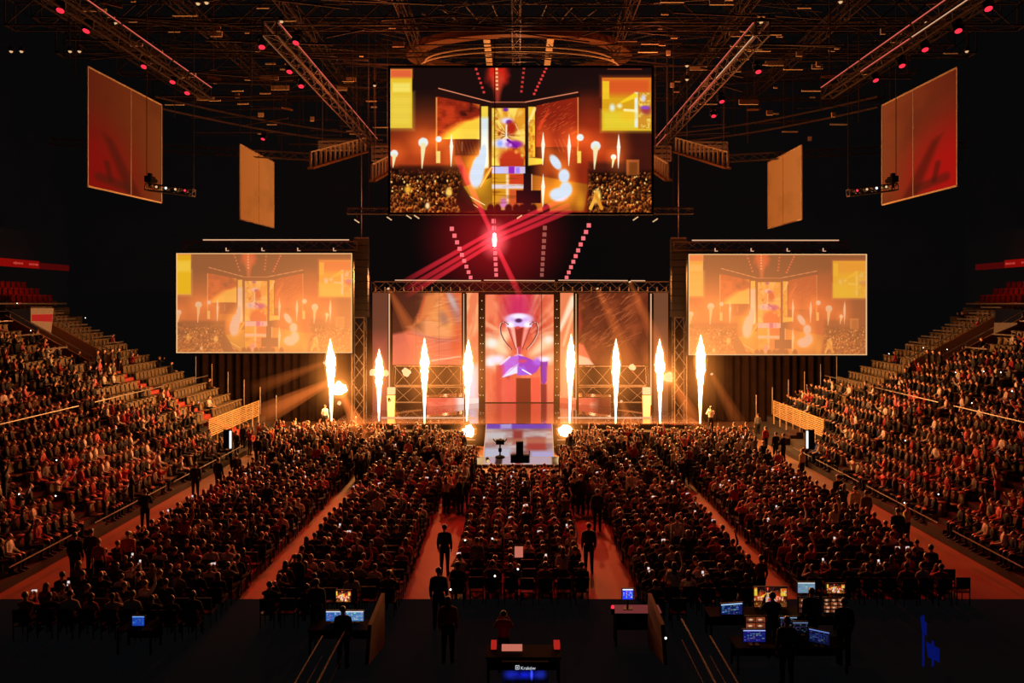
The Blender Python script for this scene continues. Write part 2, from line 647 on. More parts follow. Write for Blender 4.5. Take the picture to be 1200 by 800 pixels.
# gangway walls with a parapet rail
for sd, nm, side in ((-1, 'left', 'left'), (1, 'right', 'right')):
    r = empty('gangway_portal', (sd * 27, 50.4, row_z(11)), 'sloping dark gangway wall with a handrail, cut into the %s stand' % side, 'gangway')
    for y in (VY0, VY1):
        mb = MB()
        x0, x1 = sd * 26.6, sd * 32.6
        z0, z1 = row_z(11) + 0.7, row_z(18) + 1.1
        a = [(x0, y - 0.08, 3.0), (x1, y - 0.08, 3.0), (x1, y - 0.08, z1), (x0, y - 0.08, z0)]
        b = [(p[0], p[1] + 0.16, p[2]) for p in a]
        mb.add(a + b, [(0, 1, 2, 3), (7, 6, 5, 4), (0, 4, 5, 1), (1, 5, 6, 2), (2, 6, 7, 3), (3, 7, 4, 0)])
        mb.build('parapet', M['tan'], r)
        rl = MB()
        rl.bar((x0, y, z0 + 0.35), (x1, y, z1 + 0.35), 0.06)
        for t in (0.05, 0.35, 0.65, 0.95):
            rl.bar((x0 + (x1 - x0) * t, y, z0 + (z1 - z0) * t - .1), (x0 + (x1 - x0) * t, y, z0 + (z1 - z0) * t + 0.35), 0.05)
        rl.build('handrail', M['rail'], r)
    MB().box((sd * 32.4, 50.45, row_z(18) + 0.35), (0.2, 2.7, 2.2)).build('end_wall', M['wall'], r)
    MB().box((sd * 29.6, 50.45, 4.4), (5.2, 2.6, 0.2)).build('gangway_floor', M['terrace'], r)

# banners hung at the head of each gangway
light('gangway_light_l', 'POINT', (-29.4, 50.4, 10.6), (1, .36, .14), 190, .2)
light('gangway_light_r', 'POINT', (29.4, 50.4, 10.6), (1, .42, .2), 110, .2)
bn = empty('banner', P(50, 376, 50.0), 'white and red cloth banner hanging in the upper left stand', 'banner')
MB().quad(P(36, 377, 48.6), P(60, 390, 48.6), P(63, 361, 48.6), P(36, 361, 48.6)).build('cloth', M['bannercloth'], bn)
MB().quad(P(37, 376, 48.55), P(61, 377, 48.55), P(62, 368, 48.55), P(37, 368.5, 48.55)).build('red_band', M['redglow'], bn)  # light on the red band put in as a glow
bn2 = empty('banner', P(1178, 384, 48.8), 'beige cloth banner hanging in the upper right stand', 'banner')
MB().quad(P(1165, 378, 48.85), P(1192, 378, 48.85), P(1192, 380, 48.85), P(1165, 391, 48.85)).build('cloth', M['bannerdim'], bn2)

# ribbon boards
for sd, px0, px1, px2, label in ((-1, -30, 46, 81, 'red glowing ribbon board under the upper left balcony'),
                                 (1, 1240, 1177, 1143, 'red glowing ribbon board under the upper right balcony')):
    X = sd * 36.5
    ya, yb, yc = [X * FPX / (p - CX) for p in (px0, px1, px2)]
    r = empty('ribbon_board', (X, yb, 12.2), label, 'ribbon board')
    MB().box((X + sd * .1, (ya + yb) / 2, 12.42), (0.2, yb - ya, 0.56)).build('lit_panel', M['ribbon'], r)
    MB().box((X + sd * .1, (yb + yc) / 2, 12.35), (0.2, yc - yb, 0.46)).build('dim_panel', M['ribbondim'], r)
    tx = MB()
    rd = random.Random(3)
    for cyy in (yb - 1.2, yb - 3.0):
        for q in range(7):
            tx.box((X - sd * 0.02, cyy + 0.16 * q, 12.42), (0.02, rd.uniform(.06, .12), rd.uniform(.1, .2)))
    tx.build('lettering', M['ribbontext'], r)

# roof steelwork: many thin members, one structure
rs = MB()
rd = random.Random(5)


def box_truss(mb, p0, p1, w=0.5, h=0.5, seg=1.0, r=0.035, up=Vector((0, 0, 1))):
    p0, p1 = Vector(p0), Vector(p1)
    d = p1 - p0
    L = d.length
    d.normalize()
    s = d.cross(up).normalized()
    u = s.cross(d).normalized()
    cs = [s * a * w / 2 + u * b * h / 2 for a, b in ((-1, -1), (1, -1), (1, 1), (-1, 1))]
    for c in cs:
        mb.bar(p0 + c, p1 + c, r * 2)
    n = max(1, int(round(L / seg)))
    for i in range(n):
        a, b = p0 + d * (L * i / n), p0 + d * (L * (i + 1) / n)
        for q in range(4):
            c0, c1 = cs[q], cs[(q + 1) % 4]
            if i % 2:
                c0, c1 = c1, c0
            mb.bar(a + c0, b + c1, r * 1.2)
    for q in range(4):
        mb.bar(p0 + cs[q], p0 + cs[(q + 1) % 4], r * 1.5)
        mb.bar(p1 + cs[q], p1 + cs[(q + 1) % 4], r * 1.5)
    return mb


for Y, z in ((29, 26.0), (33, 27.5), (35.5, 25.2), (38, 27.8), (45.5, 26.6), (50.5, 26.6), (43, 28), (48, 28), (53, 28), (58, 27.6), (63, 27)):
    box_truss(rs, (-30, Y, z), (30, Y, z), 0.9, 1.6, 1.8, 0.04)
for X in (-26, -19, -13, -6.5, 0, 6.5, 13, 19, 26):
    box_truss(rs, (X, 30, 26.4), (X, 64, 26.4), 0.5, 0.8, 1.6, 0.035)
for k in range(170):
    x = rd.uniform(-25, 20)
    y = rd.uniform(36, 62)
    z = rd.uniform(21.2, 26) if abs(x) > 9 else rd.uniform(24.5, 26)
    l = rd.uniform(2, 7)
    if abs(x + l / 2) < 10.5:
        z = max(z, 24.8)
    rs.bar((x, y, z), (x + l, y + rd.uniform(-1.5, 1.5), z + rd.uniform(-.2, .2)), rd.choice([0.03, 0.04, 0.06, .09]))
for k in range(120):                               # short bright fittings that catch the stage light
    x = rd.choice([-1, 1]) * rd.uniform(6.5, 23)
    y, z = rd.uniform(36, 58), rd.uniform(21.8, 26.5)
    if abs(x) < 9.6:
        z = max(z, 25.0)
    l = rd.choice([.25, .4, .7, 1.2])
    rs.box((x, y, z), (l, .12, rd.choice([.05, .08, .3])), mi=1)
for k in range(40):
    x = rd.choice([-1, 1]) * rd.uniform(10, 24)
    y = rd.uniform(38, 60)
    rs.bar((x, y, rd.uniform(20.5, 22.5)), (x, y, 27), 0.035)
# the ring beams of the roof that sweep down towards the sides
for sd in (-1, 1):
    for dz in (0, 0.7):
        pr = None
        for i in range(13):
            t = i / 12
            p = Vector((sd * (10 + 14 * t), 60 - 9 * t * t, 21.9 + dz + 0.6 * t))
            if pr is not None:
                rs.bar(pr, p, 0.10)
            pr = p
rs.build('roof_steelwork', [M['steel'], M['cream']], kind='structure')

# catwalk line across the back, seen over the side screens
for sd, nm, px0, px1, py0, py1 in ((-1, 'left', 60, 365, 166, 184), (1, 'right', 1130, 850, 170, 186)):
    mb = MB()
    box_truss(mb, P(px0, py0, 61), P(px1, py1, 58), 0.35, 0.5, 0.9, 0.03)
    mb.build('back_truss', M['truss'], label='thin lattice truss across the dark rear wall, upper %s' % nm, cat='truss')

# drapes behind the side screens
for sd, nm in ((-1, 'left'), (1, 'right')):
    mb = MB()
    n = 150
    xa, xb = 11.5, 25.5
    vs, fs = [], []
    for i in range(n + 1):
        x = xa + (xb - xa) * i / n
        y = 61.5 + 0.17 * math.sin(i * 0.9) + 0.10 * math.sin(i * 0.37 + 1)
        vs += [(sd * x, y, 0.02), (sd * x, y + 0.03, 7.4)]
    for i in range(n):
        fs.append((2 * i, 2 * i + 2, 2 * i + 3, 2 * i + 1))
    mb.add(vs, fs)
    mb.build('drape', M['drape'], smooth=True, label='tall brown pleated drape hanging behind the %s side screen' % nm, cat='curtain')

# ================================================================== pictures on the screens
big = Canvas(457.5, 79.5, 763.5, 249, 2.1, (26, 12, 11))
c = big
N1 = fbm(c.X / 26, c.Y / 22, 3)
side = np.clip((np.abs(c.X - 596) - 24) / 20, 0, 1)
c.put(np.clip((c.Y - 128) / 50, 0, 1) * side * np.clip(.55 + .6 * N1, 0, 1) * .9, (150, 42, 18))
c.ell(500, 172, 46, 40, (186, 70, 26), 0.9, k=0.8); c.ell(690, 160, 30, 46, (170, 48, 20), 0.9, k=0.8)
c.put(np.clip((c.X - 706) / 40, 0, 1) * np.clip((c.Y - 150) / 10, 0, 1) * .7, (50, 18, 14))
c.rect(457, 79, 764, 108, (26, 13, 12), 14, 0.85)
c.put(np.clip(1 - np.hypot((c.X - 583) / 17, (c.Y - 88) / 20) + .5 * (fbm(c.X / 8, c.Y / 8, 2) - .5), 0, 1) * 1.6, (200, 36, 22)); c.seg(583, 92, 583, 118, 14, (196, 60, 40), 4, soft=5, k=.8)
for (xa, ya, xb, yb, n, col) in ((558, 81, 567, 108, 6, (220, 60, 55)), (582, 81, 582.5, 104, 6, (250, 190, 120)),
                                 (614, 80, 611, 107, 6, (200, 56, 50)), (640, 80, 626, 110, 8, (232, 60, 55))):
    for i in range(n):
        t = i / (n - 1)
        x, y = xa + (xb - xa) * t, ya + (yb - ya) * t
        c.rect(x - 1.4, y - 1.3, x + 1.4, y + 1.3, col)
# left wing of the filmed stage
wl = (c.X > 511.5) & (c.X < 563) & (c.Y > 113 + (c.X - 512) * .19) & (c.Y < 163)
c.put(wl * 1.0, (140, 36, 17))
n_ = fbm(c.X / 16, c.Y / 10, 9)
c.put(wl * np.clip((n_ - .5) * 5, 0, 1) * .8, (200, 60, 24)); c.put(wl * np.clip((.4 - n_) * 6, 0, 1), (70, 20, 14))
flow = (c.X - 540) + 0.9 * (c.Y - 128) - 26 * np.exp(-((c.Y - 133) / 9) ** 2) + 10 * (n_ - .5)
c.put(wl * np.clip(flow / 10, 0, 1), (236, 120, 34)); c.put(wl * np.clip((flow - 8) / 9, 0, 1), (246, 202, 60))
c.put(wl * np.clip((c.Y - 150) / 5, 0, 1) * np.clip((c.X - 530) / 12, 0, 1), (248, 208, 70))
c.rect(533, 163, 558, 182, (88, 30, 16), 1.5); c.rect(528, 183, 561, 196, (150, 66, 20), 3); c.rect(541, 166, 542, 177, (180, 120, 80), .7, .7)
for k in range(6):
    c.seg(534 + k * 4, 165, 538 + k * 4, 180, .6, (170, 70, 40), k=.5)
c.rect(564, 124.5, 572, 192, (240, 206, 70), 1); c.rect(563, 138, 572.5, 196, (214, 226, 234), 5)
c.rect(562, 122, 563.6, 176, (70, 26, 14))
for x in (511.5, 677):
    c.rect(x - 0.8, 114, x + 0.9, 182, (235, 140, 60), 0.8)
# centre panel
inC = (c.X > 576) & (c.X < 615.5) & (c.Y > 126.5) & (c.Y < 194)
c.put(inC * 1.0, (226, 150, 40))
n2 = fbm(c.X / 7, c.Y / 9, 21)
ang = np.arctan2(c.Y - 158, c.X - 595)
c.put(inC * np.clip((fbm(ang * 3, np.hypot(c.X - 595, c.Y - 158) / 30, 5) - .45) * 5, 0, 1), (250, 214, 96))
c.put(inC * np.clip((n2 - .56) * 7, 0, 1), (176, 62, 20))
c.put(inC * np.clip((585 - c.X) / 8, 0, 1) * .7, (236, 214, 90))
for a in range(8, 360, 23):
    c.seg(594, 158, 594 + 15 * math.cos(math.radians(a)), 158 - 13 * math.sin(math.radians(a)), 1.0, (90, 34, 16) if a % 2 else (255, 244, 210), 0.3, k=.75)
c.ell(594, 141.5, 7, 3.6, (226, 214, 246), 0.6); c.ell(596.5, 143, 3.4, 2.6, (104, 44, 190), 0.5); c.ell(592.5, 128.5, 3, 2, (110, 40, 170), .6)
c.ell(599, 150, 6, 8, (176, 40, 20), 0.6); c.seg(604, 145, 609, 156, 1, (255, 210, 170), k=.7); c.rect(592.7, 146, 594.2, 163, (250, 240, 226), 0.8)
c.ell(590, 168, 12, 5.5, (232, 226, 250), 0.6); c.ell(603, 169, 9, 4.2, (142, 30, 170), 0.6); c.seg(595, 164, 605, 172, 3, (120, 24, 150)); c.ell(586, 168, 3, 3.4, (150, 170, 250), .8); c.ell(598, 170, 2, 2, (220, 150, 240), .7)
c.ell(599, 186, 14, 11, (196, 54, 26), 0.35); c.rect(586, 186, 614, 195, (188, 52, 26), 2); c.ell(605, 178, 2, 2, (240, 150, 60), .8); c.ell(612, 182, 1.6, 1.6, (240, 190, 70), .8)
c.rect(619, 125, 627, 184, (240, 190, 52), 1); c.seg(627, 127, 619, 146, 3.4, (255, 232, 150), k=.8); c.put(((c.X > 619) & (c.X < 627) & (c.Y > 140) & (c.Y < 184)) * np.clip((n2 - .52) * 6, 0, 1), (196, 104, 30))
c.poly([(619, 184), (636, 186), (636, 192), (619, 194)], (240, 196, 60), 1.5)
# right wing
wr_ = (c.X > 628) & (c.X < 677) & (c.Y > 124 - (c.X - 628) * .22) & (c.Y < 172)
c.put(wr_ * .85, (150, 36, 17)); c.put(wr_ * np.clip((c.Y - 140) / 25, 0, 1) * .6, (196, 66, 30))
rd = random.Random(11)
for i in range(70):
    x, y, l = rd.uniform(630, 670), rd.uniform(122, 158), rd.uniform(2, 9)
    c.seg(x, y, x + l * .75, y - l * .5, 0.6, (230, 96, 44), k=rd.uniform(.2, .8))
c.seg(632, 150, 643, 128, 4, (220, 60, 30), 1.5, soft=2, k=.8)
for k in range(4):
    c.seg(650 + k * 5, 163, 656 + k * 5, 178, .7, (220, 110, 60), k=.5)
c.rect(572.8, 122, 576.4, 243, (64, 26, 14), 0.8); c.rect(615.5, 124, 619, 186, (52, 22, 13), 0.8)
c.seg(514, 103.5, 575, 119.5, 1.1, (235, 140, 100)); c.seg(575, 119.7, 616, 119.7, 1.0, (200, 110, 80)); c.seg(616, 119.5, 677, 108, 1.1, (235, 140, 100))
c.seg(511, 106.5, 574, 123, 4, (36, 15, 13)); c.seg(617, 123, 678, 111.5, 4, (36, 15, 13)); c.rect(575, 121, 617, 126, (44, 18, 12), 1)
# floor of the filmed stage
c.poly([(533, 222), (576, 208), (576, 246), (568, 246)], (150, 104, 20)); c.poly([(619, 204), (690, 216), (684, 247), (619, 247)], (158, 84, 22), 2)
c.rect(576.4, 195, 615.5, 203.5, (210, 190, 226), 1); c.rect(596, 195, 603, 203.5, (150, 40, 180), 1.5); c.rect(604.5, 196, 609, 203, (170, 130, 250), 1.5); c.rect(583, 196, 590, 203, (196, 196, 250), 2)
c.rect(576.4, 203.5, 613, 246, (214, 150, 30), 1); c.rect(593, 204, 596, 246, (250, 214, 170), 1.5); c.rect(597, 204, 616, 216, (206, 62, 30), 2); c.rect(576.4, 216, 614, 221, (226, 212, 220), 2)
c.rect(597, 222, 613, 246, (206, 84, 40), 3); c.ell(590, 238, 4, 6, (210, 120, 200), .7); c.put(((c.X > 577) & (c.X < 613) & (c.Y > 204) & (c.Y < 246)) * np.clip((fbm(c.X / 20, c.Y / 2.2, 6) - .55) * 4, 0, 1) * .6, (120, 66, 20))
c.seg(534, 225, 560, 243, .8, (255, 220, 130)); c.seg(536, 222, 568, 240, 1.0, (255, 230, 160)); c.seg(575, 198, 562, 218, 4, (150, 66, 20)); c.seg(576, 196, 563, 219, .8, (250, 190, 90))
c.crowd(457, 196, 541, 250, 420, 4, 1.0, 3.2, (255, 140, 50))
c.crowd(690, 200, 764, 250, 380, 8, 1.0, 3.2, (255, 140, 50))
for k in range(60):
    x = rd.choice([rd.uniform(458, 530), rd.uniform(694, 763)]); y = rd.uniform(205, 240)
    c.ell(x, y, rd.uniform(.5, 1.2), rd.uniform(.6, 1.6), (255, 200, 110), .5)
c.rect(468, 194, 540, 204, (60, 22, 12), 5, .7); c.rect(690, 190, 752, 202, (56, 22, 16), 5, .7); c.rect(734, 187, 749, 205, (210, 110, 50), 1.5, .7); c.rect(737, 190, 747, 205, (120, 60, 20), 2)
c.poly([(540, 214), (546, 216), (552, 232), (562, 247), (540, 249), (534, 232)], (40, 16, 10), 1.5); c.ell(526, 225, 3.6, 5, (250, 196, 90), .6); c.ell(478, 222, 4, 4, (240, 170, 50), .7); c.ell(501, 241, 2.4, 3.6, (250, 210, 150), .5)
def burst(x, y, r, tail=30):
    c.ell(x, y, r * 2.2, r * 2.1, (255, 150, 40), 0.9, k=.22, add=True)
    for q in range(7):
        a_ = q * .9
        c.ell(x + r * .4 * math.cos(a_), y + r * .4 * math.sin(a_), r * .5, r * .5, (226, 234, 232), .3)
    if tail:
        c.seg(x, y + r * .5, x - 1.5, y + tail, r * .95, (240, 226, 170), 1.0, soft=1)
burst(462, 180, 5, 16); burst(496, 167, 6.5); burst(514, 163, 4, 0); burst(698, 171, 6.5, 27); burst(680, 161, 4.6, 0); burst(719, 184, 3.6, 12)
c.rect(511, 177, 516, 191, (240, 206, 110), 1); c.rect(676.5, 177, 681, 191, (240, 200, 90), 1)
for x, a, b in ((529, 157, 195), (636.5, 155, 193), (667, 157, 194), (725, 157, 197), (636.5, 204, 242)):
    c.flame(x, a, b, 4.2)
for (x, y, rx, ry, ro) in ((566, 182, 4.5, 14, 0.1), (562, 192, 7.5, 11, .3), (558, 206, 8, 14, .05), (560, 199, 7, 12, 0), (651, 190, 5, 10, -.6), (661, 206, 6.5, 8, 0), (655, 228, 11, 8, 0), (663, 222, 7.5, 9, 0)):
    c.ell(x, y, rx * 1.7, ry * 1.5, (255, 176, 40), 0.9, ro, k=.25, add=True)
for (x, y, rx, ry, ro) in ((566, 182, 4.5, 14, 0.1), (562, 192, 7.5, 11, .3), (558, 206, 8, 14, .05), (560, 199, 7, 12, 0), (651, 190, 5, 10, -.6), (661, 206, 6.5, 8, 0), (655, 228, 11, 8, 0), (663, 222, 7.5, 9, 0)):
    c.ell(x, y, rx, ry, (214, 226, 242), 0.25, ro)
c.ell(700, 230, 4, 8, (255, 220, 110), .5); c.seg(692, 244, 700, 226, 4, (240, 170, 60)); c.seg(705, 244, 698, 228, 4, (220, 140, 40)); c.ell(680, 236, 5, 9, (210, 130, 30), .8)
c.rect(613.5, 203, 622.5, 246, (30, 14, 16), 0.8); c.rect(605, 223, 634, 238, (30, 12, 14), 0.8); c.rect(622.8, 204, 623.6, 223, (250, 200, 170), .6)
for x in (575, 583, 596, 605, 612, 625, 640):
    c.ell(x, 245, 4.2, 6, (34, 12, 8), 0.3)
c.rect(457, 81, 483, 150, (226, 184, 44), 1); c.rect(457, 81, 483, 91, (222, 96, 54), 4); c.rect(460, 97, 481, 108, (240, 218, 96), 3); c.rect(457, 110, 483, 150, (232, 204, 72), 10, .8)
c.rect(705.5, 91, 763, 153, (216, 158, 26), 1); c.rect(705.5, 91, 763, 111, (214, 80, 36), 9, .9); c.rect(706, 95, 714, 116, (236, 190, 36), 1)
c.rect(705.5, 130, 763, 153, (228, 204, 50), 8, .9)
c.ell(717.5, 126, 3, 4, (225, 235, 225), .8); c.ell(726, 124, 3, 2.6, (240, 230, 180), .8); c.rect(743.5, 108, 747.5, 149, (230, 232, 214), 1.5); c.rect(748, 108, 763, 151, (206, 140, 40), 1); c.put(((c.X > 748.5) & (c.X < 762.5) & (c.Y > 109) & (c.Y < 150)) * np.clip((fbm(c.X / 4, c.Y / 4, 3) - .5) * 5, 0, 1), (240, 210, 90))
c.ell(754, 115, 2.6, 4, (214, 210, 220), .6); c.ell(757, 129, 6, 5, (160, 60, 60), .6); c.ell(756, 126, 5, 2, (140, 70, 200), .7); c.seg(728, 120, 744, 112, 2, (246, 206, 40), 6, soft=2); c.seg(732, 129, 746, 130, 3, (245, 235, 190)); c.ell(736, 136, 8, 5, (240, 190, 40), .9)
c.seg(712, 81, 752, 81, 0.8, (140, 50, 30))
c.a *= (1 + .05 * (np.sin(c.Y * 4.2) > 0))[..., None]


def hazed(src, orange, k, seed, gx):  # veils a picture: orange haze mixed into its colours
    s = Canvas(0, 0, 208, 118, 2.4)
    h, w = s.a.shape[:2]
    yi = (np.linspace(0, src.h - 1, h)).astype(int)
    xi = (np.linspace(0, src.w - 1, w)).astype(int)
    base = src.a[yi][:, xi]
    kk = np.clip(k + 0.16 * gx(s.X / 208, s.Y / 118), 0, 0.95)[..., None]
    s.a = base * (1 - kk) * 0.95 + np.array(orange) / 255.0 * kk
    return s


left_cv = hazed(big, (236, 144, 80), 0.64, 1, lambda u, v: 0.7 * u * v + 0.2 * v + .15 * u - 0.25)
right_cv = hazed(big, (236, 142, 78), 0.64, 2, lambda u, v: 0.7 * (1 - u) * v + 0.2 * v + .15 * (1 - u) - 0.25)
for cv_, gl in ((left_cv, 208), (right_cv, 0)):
    cv_.ell(gl, 118, 120, 90, (70, 44, 22), 0.9, k=0.9, add=True)  # flame glare painted into the lower stage-side corner
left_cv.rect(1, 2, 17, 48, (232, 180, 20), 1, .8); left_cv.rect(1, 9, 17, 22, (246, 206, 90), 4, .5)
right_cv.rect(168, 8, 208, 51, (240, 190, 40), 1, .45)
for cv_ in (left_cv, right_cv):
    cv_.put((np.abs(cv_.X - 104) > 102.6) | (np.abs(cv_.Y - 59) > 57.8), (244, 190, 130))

# trophy wall (centre panel, 80 x 126)
tro = Canvas(568, 345, 649, 471, 2.2, (224, 96, 66))
c = tro
n3 = fbm(c.X / 14, c.Y / 26, 5)
c.put(np.clip((n3 - .45) * 4, 0, 1), (246, 130, 90)); c.put(np.clip((.42 - n3) * 4, 0, 1), (186, 44, 38))
rd = random.Random(2)
for i in range(40):
    a = rd.uniform(0.2, PI - 0.2)
    l = rd.uniform(30, 70)
    c.seg(608 + 18 * math.cos(a), 400 - 18 * math.sin(a), 608 + l * math.cos(a), 400 - l * math.sin(a) * 1.1, 1.5, (255, 190, 140), 5, soft=2.5, k=rd.uniform(.1, .35))
c.ell(607, 362, 15, 24, (206, 30, 96), 0.9, k=.85)
for (x, y, rx, ry, ro) in ((575, 402, 12, 9, .35), (641, 400, 12, 8, -.5), (578, 423, 11, 9, -.3), (640, 421, 12, 6, -.3), (589, 410, 9, 5, .6), (630, 410, 10, 5, -.6), (590, 396, 5, 12, .5)):
    c.ell(x, y, rx, ry, (255, 224, 176), 0.9, ro, k=.85)
c.ell(576, 402, 6, 5, (238, 240, 230), .8); c.ell(574, 424, 5, 6, (246, 240, 250), .8); c.ell(643, 398, 5, 4, (240, 236, 220), .8)
# cup body: bowl tapering to the stem, with darker middle
c.poly([(593.5, 380), (622.5, 380), (619, 392), (612, 411), (604, 411), (597, 392)], (226, 96, 84), 1.0)
c.poly([(597, 381), (602, 381), (606, 408), (604, 408)], (250, 176, 160), 1.2); c.poly([(615, 381), (620, 381), (612, 406), (611, 406)], (244, 150, 136), 1.2)
c.poly([(603.5, 384), (613, 384), (609.5, 412), (606, 412)], (140, 22, 26), 1.4); c.seg(594.5, 383, 604, 409, .8, (120, 24, 40)); c.seg(621.8, 383, 612, 409, .8, (120, 24, 40))
c.ell(608, 374, 16, 6.5, (236, 220, 255), 0.35); c.ell(608, 373, 12.5, 4.6, (214, 160, 236), 0.5, k=.8); c.ell(608, 370.5, 9, 3, (246, 240, 255), .6)
c.rect(593, 377.5, 623, 383, (222, 190, 250), 1.6); c.ell(598, 380.5, 4, 3.2, (252, 248, 255), .6); c.ell(618, 380.5, 4, 3.2, (252, 248, 255), .6); c.ell(607.5, 375.5, 4, 2.4, (70, 24, 90), .5); c.ell(606.5, 384, 2.6, 1.8, (214, 60, 60), .6)
for sg in (-1, 1):
    pts = [(608 + sg * 13, 380), (608 + sg * 17, 377.4), (608 + sg * 20.5, 378.5), (608 + sg * 22.3, 384), (608 + sg * 21.4, 391), (608 + sg * 18, 398), (608 + sg * 13, 405), (608 + sg * 9, 409)]
    for a, b in zip(pts[:-1], pts[1:]):
        c.seg(a[0], a[1], b[0], b[1], 1.5, (96, 26, 34)); c.seg(a[0] + sg * .9, a[1], b[0] + sg * .9, b[1], 0.7, (255, 216, 196))
c.seg(608, 408, 608, 417, 4.6, (196, 60, 90), 3.2, soft=1); c.ell(607.5, 417.5, 5, 2.4, (246, 232, 255), .5); c.seg(606, 408, 606.5, 417, 1, (250, 190, 200))
# crystal base
c.poly([(607, 416), (598, 418), (584, 428), (588, 442), (598, 440), (608, 431)], (186, 96, 220), 1.2); c.poly([(607, 416), (618, 419), (634, 427), (628, 436), (622, 439), (608, 431)], (150, 44, 196), 1.2)
c.poly([(584, 428), (590, 425), (592, 438), (588, 442)], (210, 70, 170), 1); c.poly([(606, 430), (614, 428), (620, 439), (606, 440)], (150, 80, 226), 1.5)
c.poly([(606, 428), (606, 437), (587, 442.5)], (226, 232, 255), 1.0); c.poly([(606, 427), (597, 432), (587, 442.5)], (244, 244, 255), 1.5, .9); c.poly([(613, 433), (618, 436), (622, 438.6)], (246, 240, 255), .7)
c.seg(612, 433, 622, 438.6, 1.5, (250, 244, 255)); c.ell(612, 423, 5, 2, (210, 60, 110), .7); c.seg(597, 418, 586, 427, 2, (246, 226, 250), soft=1.5)
c.ell(583, 421, 8, 4.5, (240, 230, 250), .8); c.ell(636, 421, 8, 3.2, (244, 220, 246), .8); c.ell(630, 424, 5, 4, (170, 90, 230), .8)
c.poly([(633, 424), (642, 423), (641, 446), (637, 452), (634, 446)], (126, 26, 170), 1.6); c.ell(638, 421, 5, 2.5, (250, 236, 250), .6)
c.rect(604.5, 443, 622, 472, (110, 24, 18), 1.2); c.rect(581, 428, 588, 472, (206, 66, 56), 3, .8); c.rect(588, 444, 604, 472, (232, 84, 74), 3, .8); c.rect(568, 430, 577, 472, (240, 120, 84), 4, .6)
c.rect(634, 450, 641, 472, (130, 24, 40), 2); c.rect(641, 430, 649, 472, (244, 130, 92), 3, .8); c.rect(622.5, 442, 633, 472, (236, 84, 64), 2.5)
c.rect(634.4, 345, 635.0, 471, (90, 24, 22), 0.6)
for y in (387, 429):
    c.rect(568, y, 649, y + .4, (180, 70, 50), .6, .4)

# left wing picture
lw = Canvas(459, 343, 541, 428, 2.4, (82, 34, 22))
c = lw
n4 = fbm(c.X / 30 + fbm(c.X / 22, c.Y / 22, 4) * 1.4, c.Y / 20, 14)
c.put(np.clip((c.X + (c.Y - 343) * 0.9 - 508 + 60 * (n4 - .5)) / 16, 0, 1), (226, 104, 58))
c.put(np.clip((n4 - .5) * 5, 0, 1) * np.clip((c.X - 480) / 25, 0, 1), (240, 150, 84))
c.ell(514, 372, 14, 34, (246, 158, 84), .7, -.35, k=.8); c.ell(532, 360, 6, 18, (190, 120, 104), .7, -.3)
c.poly([(459, 392), (480, 387), (541, 398), (541, 428), (459, 428)], (228, 112, 84), 4, .9)
c.poly([(475, 383), (500, 373), (535, 392), (536, 398), (500, 396)], (246, 156, 96), 3, .9)
c.seg(478, 391, 540, 402, 1.6, (186, 92, 78), .6, soft=2); c.seg(510, 400, 541, 398, 3, (200, 96, 80), 4, soft=2); c.seg(484, 388, 500, 396, 5, (200, 130, 112), 2, soft=3, k=.7)
c.ell(536, 404, 8, 16, (214, 76, 44), .8, k=.7); c.seg(505, 423, 540, 418, 2, (255, 190, 150), 1, soft=1.5)
c.rect(459, 343, 492, 386, (84, 40, 26), 14, .75)
for i in range(26):
    y0_ = 346 + i * 3.2
    c.seg(500 + 14 * math.sin(i * .6), y0_, 541, y0_ - 6 + 10 * math.sin(i * .9), .7, (255, 206, 150) if i % 3 else (150, 50, 34), .4, soft=1.6, k=.28)
c.poly([(497, 346), (512, 344), (506, 362), (492, 378), (484, 381)], (236, 132, 70), 4, .8); c.seg(498, 344, 490, 372, 1.4, (206, 60, 40), soft=3, k=.7)
c.ell(529, 352, 3, 12, (206, 190, 190), .8, -.5, k=.7); c.ell(519, 373, 5, 8, (150, 100, 96), .8, -.4, k=.6)
for x in (486.5, 513.5):
    c.rect(x, 343, x + .4, 428, (120, 50, 36), .5, .5)
# right wing picture
rw = Canvas(677, 343, 760, 428, 2.0, (104, 44, 24))
c = rw
n5 = fbm(c.X / 24, c.Y / 24, 31)
c.put(np.clip((n5 - .5) * 4, 0, 1), (146, 66, 34)); c.put(np.clip((.42 - n5) * 4, 0, 1), (70, 28, 18))
rd = random.Random(6)
for i in range(120):
    a = rd.uniform(.35, .95)
    x, y = rd.uniform(678, 735), rd.uniform(346, 412)
    l = rd.uniform(3, 20)
    c.seg(x, y, x + l * math.cos(a), y - l * math.sin(a), 0.7, (226, 122, 64), .4, soft=.8, k=rd.uniform(.15, .75))
c.poly([(677, 402), (684, 404), (696, 428), (677, 428)], (240, 110, 76), 3); c.poly([(677, 416), (690, 420), (697, 428), (677, 428)], (250, 190, 150), 2)
c.poly([(677, 352), (683, 380), (677, 400)], (190, 60, 44), 4, .7)
